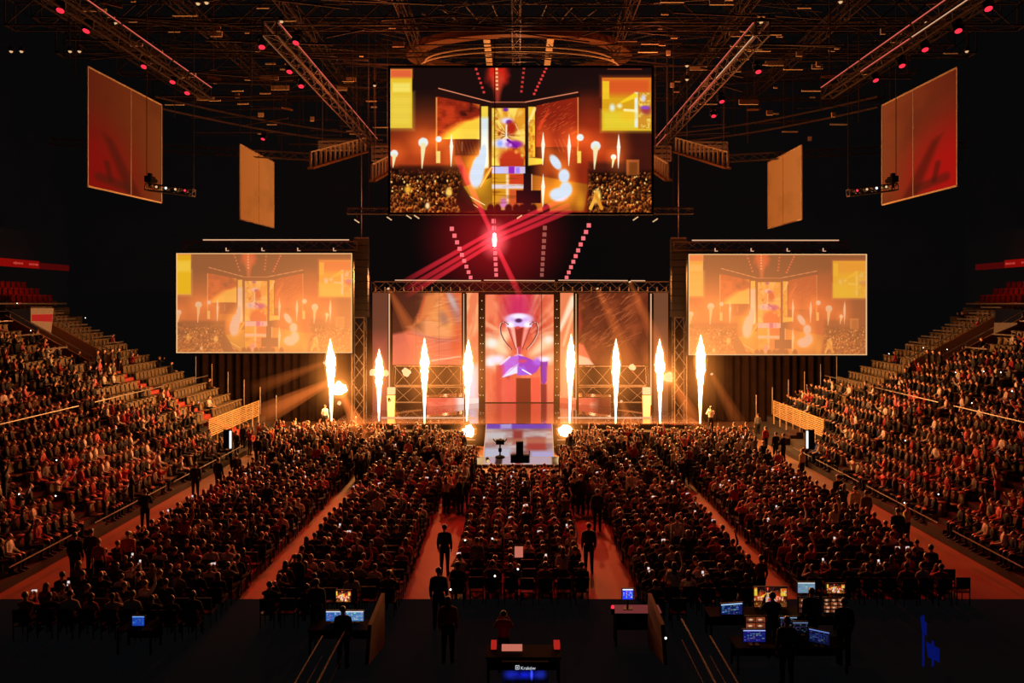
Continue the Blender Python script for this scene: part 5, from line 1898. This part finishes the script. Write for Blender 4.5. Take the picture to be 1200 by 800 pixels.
def merge(name, items, templ, mats, label, cat):
    """One mesh of many far-off copies: items = (key, matrix 4x4, material map)."""
    vv, ff, mm, off = [], [], [], 0
    cache = {}
    for key, mtx, mp in items:
        if key not in cache:
            me = templ[key]
            me.calc_loop_triangles()
            v = np.empty(len(me.vertices) * 3)
            me.vertices.foreach_get('co', v)
            t = np.empty(len(me.loop_triangles) * 3, dtype=np.int32)
            me.loop_triangles.foreach_get('vertices', t)
            m = np.empty(len(me.loop_triangles), dtype=np.int32)
            me.loop_triangles.foreach_get('material_index', m)
            cache[key] = (v.reshape(-1, 3), t.reshape(-1, 3), m)
        v, t, m = cache[key]
        A = np.array(mtx)
        vv.append(v @ A[:3, :3].T + A[:3, 3])
        ff.append(t + off)
        mm.append(np.array(mp)[m])
        off += len(v)
    vv, ff, mm = np.concatenate(vv), np.concatenate(ff), np.concatenate(mm)
    me = bpy.data.meshes.new(name)
    me.vertices.add(len(vv))
    me.vertices.foreach_set('co', vv.reshape(-1))
    me.loops.add(len(ff) * 3)
    me.polygons.add(len(ff))
    me.loops.foreach_set('vertex_index', ff.reshape(-1).astype(np.int32))
    me.polygons.foreach_set('loop_start', (np.arange(len(ff)) * 3).astype(np.int32))
    for k in mats:
        me.materials.append(M[k])
    me.polygons.foreach_set('material_index', mm.astype(np.int32))
    me.polygons.foreach_set('use_smooth', np.ones(len(ff), dtype=bool))
    me.update(calc_edges=True)
    o = bpy.data.objects.new(name, me)
    COL.objects.link(o)
    return tag(o, label, cat, kind='stuff')


CM = ['skin', 'skin2', 'hair', 'hair2', 'jeans', 'jeans2', 'shoe'] + ['top_' + t for t, _ in TOPW]
items = []
for p in rest:
    mtx = Matrix.LocRotScale(p['pos'], Euler((0, 0, p['rz'])), V(1, 1, 1) * p['sc'])
    mp = [0 if p['skin'] else 1, CM.index('top_' + p['top']), 4 if p['jeans'] else 5, 2 if p['hair'] else 3, 6]
    items.append(((p['seated'], p['pose'], p['lh']), mtx, mp))
    if p['pose'] == 'phone':
        phones.append((p, False))
merge('crowd', items, MESH_LO, CM, 'packed crowd of further spectators filling the floor and both stands', 'crowd')
print('people', len(people), 'individual', len(hero))

# ---- phones held up
PR2 = random.Random(4)
PR2.shuffle(phones)
pm = MB().box((0, 0, 0), (.078, .012, .155), mi=0).box((0, -.008, 0), (.07, .004, .145), mi=1)
ph0 = pm.build('phone', [M['black'], M['phone']])
ph0['label'] = 'x'
cnt, seen = 0, {}
for p, hi in phones:
    if p['desc'] is None or cnt >= 110:
        continue
    base = PHONE_AT[p['seated']] * p['sc']
    pos = p['pos'] + Matrix.Rotation(p['rz'], 3, 'Z') @ base
    if not in_view(pos):
        continue
    o = ph0 if cnt == 0 else ph0.copy()
    if cnt:
        COL.objects.link(o)
    o.location = pos
    o.rotation_euler = (math.radians(-12), PR2.choice([0, 0, PI / 2]), p['rz'])
    tag(o, 'phone in ' + where(p['desc']), 'phone', 'phones held up in the audience')
    cnt += 1
# torch lights that glint in the stands
TL = sorted([(20, 356), (36, 388), (100, 373), (66, 540), (65, 582), (22, 580), (780, 749), (1042, 415), (1082, 408), (1110, 410), (1120, 437), (1173, 437), (1153, 436), (1186, 459), (1061, 517), (1139, 473), (1060, 590), (528, 692), (607, 668), (580, 676), (545, 634), (577, 632), (1100, 580)], key=lambda t: t[1])
TN = {}
for x, y in TL:
    X = None
    if y < 600 and (x < 300 or x > 900):
        u = abs(x - CX)
        # where that line of sight meets the heads over the sloping stand
        # z = ZS0 + 1.15 + RISE/PITCH*(X-XS0);  z = CAMZ-(y-CY)*X/u
        sl = RISE / PITCH
        Xh = (CAMZ - ZS0 - 1.3 + sl * XS0) / (sl + (y - CY) / u)
        Y = 900 * Xh / u
    else:
        Y = 900 * (CAMZ - 1.3) / (y - CY)
    if Y < 12 or Y > 60:
        continue
    p = P(x, y, Y)
    o = MB().box((0, 0, 0), (.07, .02, .14)).ball((0, -.02, .04), .026, 8, 1).build('phone_torch', [M['black'], M['flash']])
    o.location = p
    o.rotation_euler = (0, 0, 0 if abs(p.x) < 16 else (.9 if p.x > 0 else -.9) * -1)
    sdn = 'left' if x < 400 else 'right' if x > 800 else 'centre'
    i = TN[sdn] = TN.get(sdn, -1) + 1
    tag(o, 'phone torch glinting white in the %s, %s of them from the top' % ({'left': 'left stand', 'right': 'right stand', 'centre': 'dark floor centre'}[sdn], ordn(i)), 'phone')

# ---- floor chairs and stadium seats
cb_ = MB()
cb_.box((0, 0, .43), (.44, .42, .04)).box((0, -.22, .72), (.44, .03, .36))
for sx in (-1, 1):
    cb_.bar((sx * .2, -.22, .0), (sx * .2, -.23, .9), .025)
    cb_.bar((sx * .2, .2, .0), (sx * .2, .18, .43), .025)
ch0 = cb_.build('folding_chair', M['chair'])
ch0['label'] = 'x'
chairs = [c_ for c_ in chairs if in_view(c_['pos'] + V(0, 0, .8))]
chairs.sort(key=lambda c_: c_['pos'].y)
for i, c_ in enumerate(chairs[:300]):
    o = ch0 if i == 0 else ch0.copy()
    if i:
        COL.objects.link(o)
    o.location = c_['pos'] + V(0, .02, 0)
    tag(o, 'black chair, ' + where(('floor',) + c_['desc']), 'chair', 'black chairs set out on the floor')
merge('floor_chairs', [(0, Matrix.Translation(c_['pos'] + V(0, .02, 0)), [0]) for c_ in chairs[300:]], {0: ch0.data}, ['chair'], 'further rows of black chairs under the seated floor crowd', 'chairs')

sb = MB()
sb.box((0, -.02, .40), (.44, .40, .05)).box((0, -.25, .66), (.44, .05, .50), Euler((.12, 0, 0)).to_matrix(), taper=.86).box((0, -.2, .2), (.06, .06, .4))
sb.lathe([(.19, -.02), (.17, .03), (.02, .06)], (0, -.275, .90), 8)
st0 = sb.build('stadium_seat', M['seat'])
st0['label'] = 'x'
seats = [s for s in seats if in_view(s['pos'] + V(0, 0, .8), 0)]
free = sorted([s for s in seats if not s['full']], key=lambda s: s['pos'].y)
print('seats', len(seats), 'empty', len(free))
for i, s in enumerate(free[:300]):
    o = st0 if i == 0 else st0.copy()
    if i:
        COL.objects.link(o)
    o.location = s['pos'] + V(s['sd'] * .05, 0, 0)
    o.rotation_euler = (0, 0, s['sd'] * PI / 2)
    nm, sn, k, q = s['desc']
    tag(o, 'empty grey seat, %s stand, %s section, %s row up, %s towards the stage' % (nm, sn, ordn(k), ordn(q)), 'seat', 'empty grey seats in the stands')
merge('stadium_seats', [(0, Matrix.LocRotScale(s['pos'] + V(s['sd'] * .05, 0, 0), Euler((0, 0, s['sd'] * PI / 2)), V(1, 1, 1)), [0]) for s in free[300:] + [s for s in seats if s['full']]], {0: st0.data}, ['seat'], 'further grey seats, mostly under spectators, in both stands', 'seats')
rs0 = None
for sd, nm in ((-1, 'left'), (1, 'right')):
    for r, (X, z) in enumerate(((35.4, row_z(20) + .7), (36.4, row_z(20) + 1.2), (37.4, row_z(20) + 1.7))):
        for k in range(8):
            if rs0 is None:
                me_ = st0.data.copy()
                me_.materials.clear()
                me_.materials.append(M['redseat'])
                o = rs0 = bpy.data.objects.new('stadium_seat', me_)
            else:
                o = rs0.copy()
            COL.objects.link(o)
            o.location = (sd * X, 54.4 + .62 * k, z)
            o.rotation_euler = (0, 0, sd * PI / 2)
            tag(o, 'red seat atop the %s stand, %s red row, %s towards the stage' % (nm, ordn(r), ordn(k)), 'seat', 'red seats behind the upper rail')

# ---- standing figures modelled with separate clothes
def standing(pose, longhair=False, vest=False):
    pr = person_prims(pose, False, longhair)
    body = prim_mesh('person', [p for p in pr], .22, .012)
    parts = {}
    for nm, k, inf in (('top', TOP, .014), ('trousers', LEGS, .010), ('hair', HAIR, .006), ('shoes', SHOE, .010)):
        parts[nm] = prim_mesh(nm, [p for p in pr if p[-1] == k and not (nm == 'hair' and p[0] == 'ell' and p[2].x < .02)], .25, .016, inf)
    return body, parts


PROT = {k: standing(*k) for k in (('relaxed', False), ('folded', False), ('camera', False), ('relaxed', True))}


def put_person(px, py, label, top='black', pose='relaxed', lh=False, rz=0.0, Y=None, z=0.0, sc=1.0, legs='jeans2', skin='skin'):
    if Y is None:
        Y = FPX * (CAMZ - z) / (py - CY)
    p = P(px, py, Y)
    p.z = z
    body, parts = PROT[(pose, lh)]
    o = bpy.data.objects.new('person', body)
    COL.objects.link(o)
    o.location = p
    o.rotation_euler = (0, 0, rz)
    o.scale = (sc,) * 3
    tag(o, label, 'person')
    for i, k in enumerate((skin, top, legs, 'hair', 'shoe')):
        o.material_slots[i].link = 'OBJECT'
        o.material_slots[i].material = M[k]
    for nm, me in parts.items():
        c_ = bpy.data.objects.new(nm, me)
        COL.objects.link(c_)
        c_.parent = o
        k = {'top': top, 'trousers': legs, 'hair': 'hair', 'shoes': 'shoe'}[nm]
        for s in c_.material_slots:
            s.link = 'OBJECT'
            s.material = M[k]
    return o


put_person(521, 673, 'dark silhouetted person standing in the lit aisle left of centre')
put_person(514, 736, 'large dark person seen from behind in the near left aisle', 'top_charcoal', sc=1.02)
put_person(525, 776, 'long-haired person standing dark in the foreground, near the left aisle', 'top_maroon', lh=True)
put_person(690, 671, 'dark person standing at the left edge of the right lit aisle')
put_person(700, 622, 'dark person standing far down the right centre aisle', 'top_charcoal')
put_person(170, 622, 'dark guard with arms folded by the left barrier, nearer one', 'top_black', 'folded', rz=.5)
put_person(229, 584, 'dark guard standing legs apart by the left barrier, middle', 'top_navy', rz=.4)
put_person(256, 577, 'dark guard in the left corridor, beside the floor crowd', 'top_black', rz=-.2)
put_person(277, 571, 'person standing in the left corridor, fourth from the camera', 'top_charcoal', rz=.6)
put_person(302, 546, 'dark person standing at the far end of the left corridor', 'top_black')
put_person(310, 543, 'person in grey standing at the far end of the left corridor', 'top_grey', rz=-.4)
put_person(88, 692, 'big dark silhouetted person at far left, the left of two', 'top_black', Y=26)
put_person(107, 694, 'big dark silhouetted person at far left, the right of two', 'top_charcoal', Y=26.4)
put_person(833, 519, 'camera operator in white on the dark box, right of the stage', 'top_white', 'camera', z=.95, Y=50.6)
put_person(488, 519, 'dark figure before the left stage fascia', 'top_black', Y=50)
put_person(381, 520, 'person in white standing before the left drape', 'top_white', Y=51.8, z=0.9, rz=-.4)
put_person(860, 526, 'person standing on the bright floor by the right drape, left of two', 'top_black', 'folded', rz=.4)
put_person(874, 526, 'person standing on the bright floor by the right drape, right of two', 'top_charcoal', rz=.3)
put_person(888, 513, 'blurred figure in grey before the right drape', 'top_grey', rz=.3, Y=54)
put_person(897, 532, 'guard standing alone at the head of the right corridor', 'top_maroon', rz=.5)
put_person(909, 540, 'dark guard of a close pair in the right corridor, left one', 'top_black', rz=.3)
put_person(918, 542, 'dark guard of a close pair in the right corridor, right one', 'top_black', 'folded', rz=.6)
put_person(940, 564, 'person with a pale top by the right barrier, mid corridor', 'top_white', rz=.7)
put_person(982, 604, 'tall dark person against the right corridor floor', 'top_black', rz=.3, sc=1.05)
put_person(1002, 618, 'person in a pale vest in the right corridor, left of two', 'vest', rz=.3)
put_person(1015, 624, 'person in a grey top in the right corridor, right of two', 'top_grey', rz=.2)
put_person(1052, 652, 'dark silhouetted person near the right barrier end', 'top_black', sc=1.04)
put_person(1063, 642, 'person in a white vest standing by the right barrier', 'vest', rz=.8)
for x, y, nm, tp, pos in ((114, 430, 'left', 'top_grey', 'leftmost'), (122, 431, 'left', 'top_black', 'second'), (131, 430, 'left', 'top_brown', 'third'), (139, 429, 'left', 'top_black', 'rightmost'),
                          (1087, 431, 'right', 'top_black', 'left'), (1094, 431, 'right', 'top_charcoal', 'middle'), (1102, 430, 'right', 'top_black', 'right')):
    X = 26.4
    put_person(x, y, '%s of the people standing at the %s gangway mouth' % (pos, nm), tp, Y=900 * X / abs(x - CX), z=row_z(11), rz=(-1 if nm == 'left' else 1) * 1.1)

# ================================================================== control desks in the dark foreground
def monitor(px0, py0, px1, py1, Y, label, cv=None, m=None, tilt=0.0, name='monitor', base=0.75, cat='monitor', gain=1.0):
    tl, tr, br, bl = P(px0, py0, Y), P(px1, py0 + tilt, Y), P(px1, py1 + tilt, Y), P(px0, py1, Y)
    c_ = (tl + br) / 2
    r = empty(name, V(c_.x, Y, min(base, bl.z - .05)), label, cat)
    if cv is not None:
        screen_mesh('screen', cv, tl, tr, br, bl, r, gain=gain)
    else:
        MB().quad(bl, br, tr, tl).build('screen', m, r)
    f = V(0, .012, 0)
    e = .02
    mb = MB()
    x_, z_ = V(e, 0, 0), V(0, 0, e)
    q0 = [tl - x_ + z_ + f, tr + x_ + z_ + f, br + x_ - z_ + f, bl - x_ - z_ + f]
    q1 = [v + V(0, .05, 0) for v in q0]
    mb.add(q0 + q1, [(3, 2, 1, 0), (4, 5, 6, 7), (0, 1, 5, 4), (1, 2, 6, 5), (2, 3, 7, 6), (3, 0, 4, 7)])
    mb.build('bezel', M['black'], r)
    s = MB()
    s.bar(V(c_.x, Y + .06, bl.z + .05), V(c_.x, Y + .06, r.location.z), .05)
    s.box(V(c_.x, Y + .05, r.location.z + .01), (.26, .18, .02))
    s.build('stand', M['black'], r)
    return r


def ui(seed, bg, fg, w_=40, h_=26, rows=6):
    s = Canvas(0, 0, w_, h_, 1.6, bg)
    rd_ = random.Random(seed)
    s.rect(0, 0, w_, 2.2, [min(255, v * 1.3 + 20) for v in fg], .5)
    for r in range(rows):
        y = 4 + (h_ - 6) * r / rows
        for k in range(7):
            if rd_.random() < .62:
                x = 2 + k * (w_ - 3) / 7
                s.rect(x, y, x + rd_.uniform(1.5, (w_ - 4) / 7), y + rd_.uniform(.8, (h_ - 6) / rows * .7), [v * rd_.uniform(.45, 1.1) for v in fg], .4)
    return s


def tiles(seed, w_=44, h_=30, nx=3, ny=3):
    s = Canvas(0, 0, w_, h_, 1.6, (14, 8, 8))
    rd_ = random.Random(seed)
    for i in range(nx):
        for j in range(ny):
            x, y = w_ * i / nx + .8, h_ * j / ny + .8
            b = rd_.uniform(.4, 1.0)
            s.rect(x, y, x + w_ / nx - 1.6, y + h_ / ny - 2.4, (150 * b, 70 * b, 40 * b), .4)
            s.ell(x + w_ / nx / 2 + rd_.uniform(-2, 2), y + h_ / ny / 2, w_ / nx * .22, h_ / ny * .22, (255, 210, 160), .6)
            s.rect(x + rd_.uniform(0, 4), y + h_ / ny * .5, x + w_ / nx - 4, y + h_ / ny - 3, (60, 20, 16), .8, .7)
    return s


def preview(w_=60, h_=34):
    s = Canvas(0, 0, w_, h_, 1.6)
    yi = np.linspace(0, big.h - 1, s.h).astype(int)
    xi = np.linspace(0, big.w - 1, s.w).astype(int)
    s.a = big.a[yi][:, xi].copy()
    return s


def desk(label, x0, x1, y, h=.75, d=.7, top='matte', name='desk'):
    r = empty(name, ((x0 + x1) / 2, y, 0), label, 'desk')
    MB().box(((x0 + x1) / 2, y, h - .02), (x1 - x0, d, .04)).build('desk_top', M[top], r)
    for x in (x0 + .06, x1 - .06):
        for yy in (y - d / 2 + .06, y + d / 2 - .06):
            MB().box((x, yy, (h - .04) / 2), (.05, .05, h - .04)).build('leg', M['black'], r)
    MB().box(((x0 + x1) / 2, y + d / 2 - .02, h * .55), (x1 - x0 - .1, .02, h * .5)).build('modesty_panel', M['matte'], r)
    return r


desk('long black control desk carrying the far row of screens, right foreground', 5.4, 9.3, 21.8)
desk('nearer black control desk with laptops, right foreground', 5.6, 8.5, 19.9, .72)
desk('black control desk with two bright screens, left foreground', -5.6, -3.9, 20.9)
desk('black centre desk edged with red light in the foreground', -.75, 1.1, 19.0, .9)
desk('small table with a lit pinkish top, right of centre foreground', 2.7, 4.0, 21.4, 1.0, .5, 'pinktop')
monitor(845, 708, 870, 724, 21.6, 'blue monitor at the left end of the right control desk', ui(1, (14, 26, 80), (120, 150, 215)), tilt=-2)
monitor(884, 688, 922, 711, 22.0, 'monitor showing the fiery stage, on the right control desk', preview(), gain=.9)
monitor(935, 682.5, 955, 694.5, 22.0, 'pale blue-grey monitor, upper row of the right control desk', ui(2, (116, 150, 176), (170, 200, 220), rows=4), gain=.8)
monitor(936, 700, 960, 719, 21.7, 'multi-tile monitor under the pale blue-grey one', tiles(3), gain=.9)
monitor(969, 684, 990, 695, 22.0, 'small monitor showing the orange stage, upper right of the desk', preview(40, 22), gain=1.0)
monitor(965, 700.5, 990, 718, 21.7, 'multi-tile monitor at the right end of the desk', tiles(4, ny=4), gain=.9)
monitor(874, 722.5, 897, 737, 20.8, 'small monitor half orange and half blue above the laptop', tiles(9, nx=2, ny=2), gain=.9)
monitor(914, 723, 934, 736, 20.6, 'dark monitor with pale text, middle of the right desks', ui(12, (6, 8, 16), (110, 130, 160)), gain=.7)
monitor(929, 729, 947, 742, 20.2, 'second dark monitor with pale text, overlapping its neighbour', ui(13, (5, 7, 14), (90, 110, 150)), gain=.6)
monitor(948, 736, 972, 751, 19.6, 'tilted dark blue laptop screen at the right end of the near desk', ui(14, (10, 18, 52), (70, 90, 150)), tilt=5, name='laptop', base=.72, cat='laptop', gain=.9)
monitor(871, 738, 897, 752, 19.7, 'blue laptop on the near right desk', ui(15, (20, 22, 96), (120, 130, 220)), name='laptop', base=.72, cat='laptop')
monitor(382, 716, 404, 727.5, 21.0, 'bright blue-white monitor on the left desk, left one', ui(16, (40, 90, 170), (190, 214, 235)))
monitor(405, 716, 426, 727.5, 21.0, 'bright blue-white monitor on the left desk, right one', ui(17, (70, 120, 180), (214, 224, 230)))
monitor(394, 692, 411, 705, 22.4, 'warm-lit monitor behind the two blue ones, left', preview(30, 22), gain=1.3)
monitor(155, 722, 169, 733, 20.9, 'lone small blue laptop screen in the dark far left', ui(18, (20, 60, 160), (90, 130, 230)), name='laptop', base=.7, cat='laptop')
desk('small dark table under the lone blue laptop, far left', -10.8, -9.8, 21.0, .7)
monitor(729.5, 690, 742, 702, 21.3, 'small glowing blue-white screen on the pinkish table', ui(19, (40, 60, 220), (230, 236, 255), 24, 22, 4), base=1.0, gain=1.2)
r = empty('warning_lamp', P(718, 711, 21.1), 'small star-bright red lamp on the end of the pinkish table', 'lamp')
MB().ball(P(718, 711, 21.1), .05, 8).build('bulb', M['redlens'], r)
MB().box(P(718, 716, 21.1), (.1, .1, .16)).build('base', M['black'], r)
# red glowing ends and lit papers of the centre desk
for x0, x1, lab in ((575.5, 582, 'left'), (649, 656, 'right')):
    a, b = P(x0, 752, 19.2), P(x1, 769, 19.2)
    MB().box((a + b) / 2, (b.x - a.x, .25, a.z - b.z)).build('desk_lamp_panel', M['redglow'], label='red glowing panel at the %s end of the centre desk' % lab, cat='light')
a, b = P(588, 753, 19.0), P(612, 760, 19.0)
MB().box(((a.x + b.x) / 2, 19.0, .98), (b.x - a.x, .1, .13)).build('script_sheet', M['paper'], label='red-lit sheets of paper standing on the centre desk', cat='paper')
for x0, lab in ((433, 'left'), (776, 'right')):
    sx = -1 if x0 < 600 else 1
    mb = MB()
    X = sx * 3.68
    mb.add([(X - .05, 18.9, .6), (X - .05, 21.2, .05), (X - .05, 21.2, 1.5), (X - .05, 19.3, 1.42), (X + .05, 18.9, .6), (X + .05, 21.2, .05), (X + .05, 21.2, 1.5), (X + .05, 19.3, 1.42)],
           [(3, 2, 1, 0), (4, 5, 6, 7), (0, 1, 5, 4), (1, 2, 6, 5), (2, 3, 7, 6), (3, 0, 4, 7)])
    mb.build('partition_board', M['tan'], label='tan slanting partition board in the %s foreground' % lab, cat='partition')
# sign panel
sg = empty('sign_panel', P(615, 788, 17.4), 'dark sign panel with a small square mark and the word Kraków over blue light', 'sign')
Y = 17.4
a, b = P(588, 776, Y), P(643, 800, Y)
MB().box(V((a.x + b.x) / 2, Y + .06, (a.z + b.z) / 2), (b.x - a.x, .08, a.z - b.z)).build('board', M['matte'], sg)
bl_ = Canvas(588, 785, 643, 799, 3, (2, 2, 10))
n7 = fbm(bl_.X / 7, bl_.Y / 4, 4)
bl_.put(np.clip(1.1 - np.abs(bl_.X - 614) / 24, 0, 1) * np.clip(1.15 - np.abs(bl_.Y - 790.5) / 6.5, 0, 1), (16, 26, 190))
bl_.put(np.clip((.44 - n7) * 5, 0, 1) * .7, (4, 6, 50))
bl_.ell(623, 790, 1.5, 6, (60, 80, 255), .6); bl_.ell(634, 790, 6, 5, (40, 60, 230), .8, k=.5); bl_.ell(598, 790, 7, 5, (34, 50, 220), .8, k=.5)
screen_mesh('blue_light', bl_, P(588, 785, Y), P(643, 785, Y), P(643, 799, Y), P(588, 799, Y), sg, gain=1.1)
mk = MB()
for (x0, y0, x1, y1) in ((604, 779.3, 608.6, 780.0), (604, 783.6, 608.6, 784.3), (604, 780, 604.7, 783.6), (607.9, 780, 608.6, 783.6), (605.6, 780.9, 607.0, 782.6)):
    mk.quad(P(x0, y1, Y - .01), P(x1, y1, Y - .01), P(x1, y0, Y - .01), P(x0, y0, Y - .01))
mk.build('square_mark', M['signwhite'], sg)
cu = bpy.data.curves.new('word', 'FONT')
cu.body = 'Kraków'
cu.size = .105
cu.extrude = .002
cu.materials.append(M['signwhite'])
to = bpy.data.objects.new('word', cu)
COL.objects.link(to)
dg = bpy.context.evaluated_depsgraph_get()
tm = bpy.data.meshes.new_from_object(to.evaluated_get(dg))
bpy.data.objects.remove(to)
to = bpy.data.objects.new('word', tm)
COL.objects.link(to)
to.parent = sg
wx = [v.co.x for v in tm.vertices]
sc_ = (17.2 / 900 * Y) / (max(wx) - min(wx))
to.scale = (sc_,) * 3
to.rotation_euler = (PI / 2, 0, 0)
to.location = P(610, 784.4, Y - .012) - sg.location
# blue light reflection put in as glowing panels, right foreground
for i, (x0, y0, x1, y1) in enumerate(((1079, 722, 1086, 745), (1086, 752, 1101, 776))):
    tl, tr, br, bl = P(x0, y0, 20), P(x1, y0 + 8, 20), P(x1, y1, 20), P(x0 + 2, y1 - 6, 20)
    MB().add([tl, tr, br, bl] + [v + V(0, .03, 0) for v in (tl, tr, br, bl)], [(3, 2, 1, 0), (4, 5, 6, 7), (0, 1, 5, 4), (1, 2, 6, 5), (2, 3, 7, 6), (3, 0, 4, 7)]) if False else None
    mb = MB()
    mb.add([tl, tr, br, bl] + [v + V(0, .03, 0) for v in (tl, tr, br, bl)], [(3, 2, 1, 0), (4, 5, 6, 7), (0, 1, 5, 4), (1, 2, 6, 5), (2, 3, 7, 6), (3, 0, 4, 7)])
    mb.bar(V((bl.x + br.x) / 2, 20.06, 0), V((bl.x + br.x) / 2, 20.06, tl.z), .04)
    mb.build('blue_reflection_panel', emis('blue_cloth_%d' % i, (0.002, 0.006, .12, 1), .8), label='dim blue light reflection made as a glowing panel, dark right foreground, ' + ('upper narrow one' if i == 0 else 'lower wide one'), cat='banner')
# operators at the desks
put_person(905, 764, 'dark operator behind the blue laptop, right desks', 'top_black', 'camera', Y=20.6)
put_person(951, 764, 'dark operator facing the multi-tile monitors, right desks', 'top_black', Y=20.9)
put_person(922, 780, 'dark operator between the near screens, right desks', 'top_charcoal', Y=19.0)
put_person(989, 770, 'dark operator at the right end of the control desks', 'top_black', Y=20.2)
put_person(402, 772, 'dark operator in front of the two bright left monitors', 'top_black', Y=20.0, sc=.92)
put_person(371, 757, 'operator in a grey shirt at the left end of the left desk', 'top_grey', Y=21.6)
put_person(590, 775, 'dark hunched operator at the centre desk', 'top_maroon', 'camera', Y=19.8, sc=.9)
# tablet held up in the centre block
t0 = P(608, 646.5, 24.75)
tb = empty('tablet', t0, 'pink glowing tablet held up in the dark centre block', 'tablet')
MB().box(t0, (.27, .012, .35)).build('screen', M['paper'], tb)
MB().box(t0 + V(0, .012, 0), (.30, .014, .38)).build('back', M['black'], tb)

# remote camera and black stand at the head of the walkway
cbp = P(586, 533, 46.2)
cbp.z = .25
r = empty('remote_camera', cbp, 'black remote camera on a pole silhouetted against the walkway', 'camera')
MB().lathe([(.3, -.06), (.28, .04), (.1, .1)], cbp, 12).build('base', M['matte'], r)
MB().bar(cbp, cbp + V(0, 0, .75), .09).build('pole', M['matte'], r)
mb = MB().box(cbp + V(0, 0, .9), (.5, .4, .26)).tube(cbp + V(0, .2, .9), cbp + V(0, .5, .9), .1, .13, 10)
mb.bar(cbp + V(-.25, 0, .9), cbp + V(-.42, 0, 1.08), .06).bar(cbp + V(.25, 0, .9), cbp + V(.42, 0, 1.08), .06).box(cbp + V(0, 0, .42), (.2, .2, .2))
mb.build('camera_body', M['matte'], r)
sp_ = P(609, 545, 44.9)
sp_.z = .17
r = empty('prompter_stand', sp_, 'black upright box with low side wings at the foot of the walkway', 'stand')
MB().box(sp_ + V(0, 0, .62), (.42, .3, 1.24)).build('column', M['matte'], r)
MB().box(sp_ + V(-.36, 0, .24), (.34, .4, .44)).build('wing', M['matte'], r)
MB().box(sp_ + V(.36, 0, .24), (.34, .4, .44)).build('wing', M['matte'], r)
MB().bar(sp_ + V(.56, 0, 0), sp_ + V(.56, 0, .72), .05).build('rod', M['matte'], r)

# ================================================================== light
OR = (1.0, .36, .09)
light('stage_wash_left', 'SPOT', (-9.5, 56.0, 11.6), OR, 5200, .4, (-20, 38, 3), 86)
light('stage_wash_right', 'SPOT', (9.5, 56.0, 11.6), OR, 5200, .4, (20, 38, 3), 86)
light('stage_wash_left', 'SPOT', (-5.0, 57.0, 11.6), (1, .2, .05), 4200, .4, (-7, 40, 0), 62)
light('stage_wash_right', 'SPOT', (5.0, 57.0, 11.6), (1, .2, .05), 4200, .4, (7, 40, 0), 62)
light('screen_glow_left', 'POINT', (-17, 51.0, 7.0), (1, .42, .13), 2000, 1.2)
light('screen_glow_right', 'POINT', (17, 51.0, 7.0), (1, .42, .13), 2000, 1.2)
RED = (1.0, .022, .018)
light('red_spot', 'SPOT', (-6, 46, 20.5), RED, 12500, .3, (-4.5, 32, 0), 40)
light('red_spot', 'SPOT', (6, 46, 20.5), RED, 12500, .3, (4.5, 32, 0), 40)
light('red_spot', 'SPOT', (-13, 46, 20.5), RED, 10000, .3, (-13, 32, 0), 40)
light('red_spot', 'SPOT', (13, 46, 20.5), RED, 10000, .3, (13, 32, 0), 40)
light('red_spot', 'SPOT', (0, 45, 14.6), RED, 3000, .3, (0, 34, 0), 60)
light('red_spot', 'SPOT', (-12, 44, 20.5), (1, .05, .03), 5000, .3, (-20, 35, 2), 56)
light('red_spot', 'SPOT', (12, 44, 20.5), (1, .05, .03), 5000, .3, (20, 35, 2), 56)
light('roof_glow', 'POINT', (-13, 52, 17), (1, .2, .06), 520, .6)
light('roof_glow', 'POINT', (13, 52, 17), (1, .2, .06), 520, .6)
light('roof_red', 'POINT', (-8.5, 47.5, 23.6), (1, .2, .06), 260, .4)
light('roof_red', 'POINT', (8.5, 47.5, 23.6), (1, .2, .06), 260, .4)
light('ring_glow', 'POINT', (0.2, 51, 24.6), (1, .34, .12), 240, .4)
for sd in (-1, 1):
    light('ribbon_light', 'POINT', (sd * 35.6, 56, 11.6), (1, .05, .03), 60, .3)
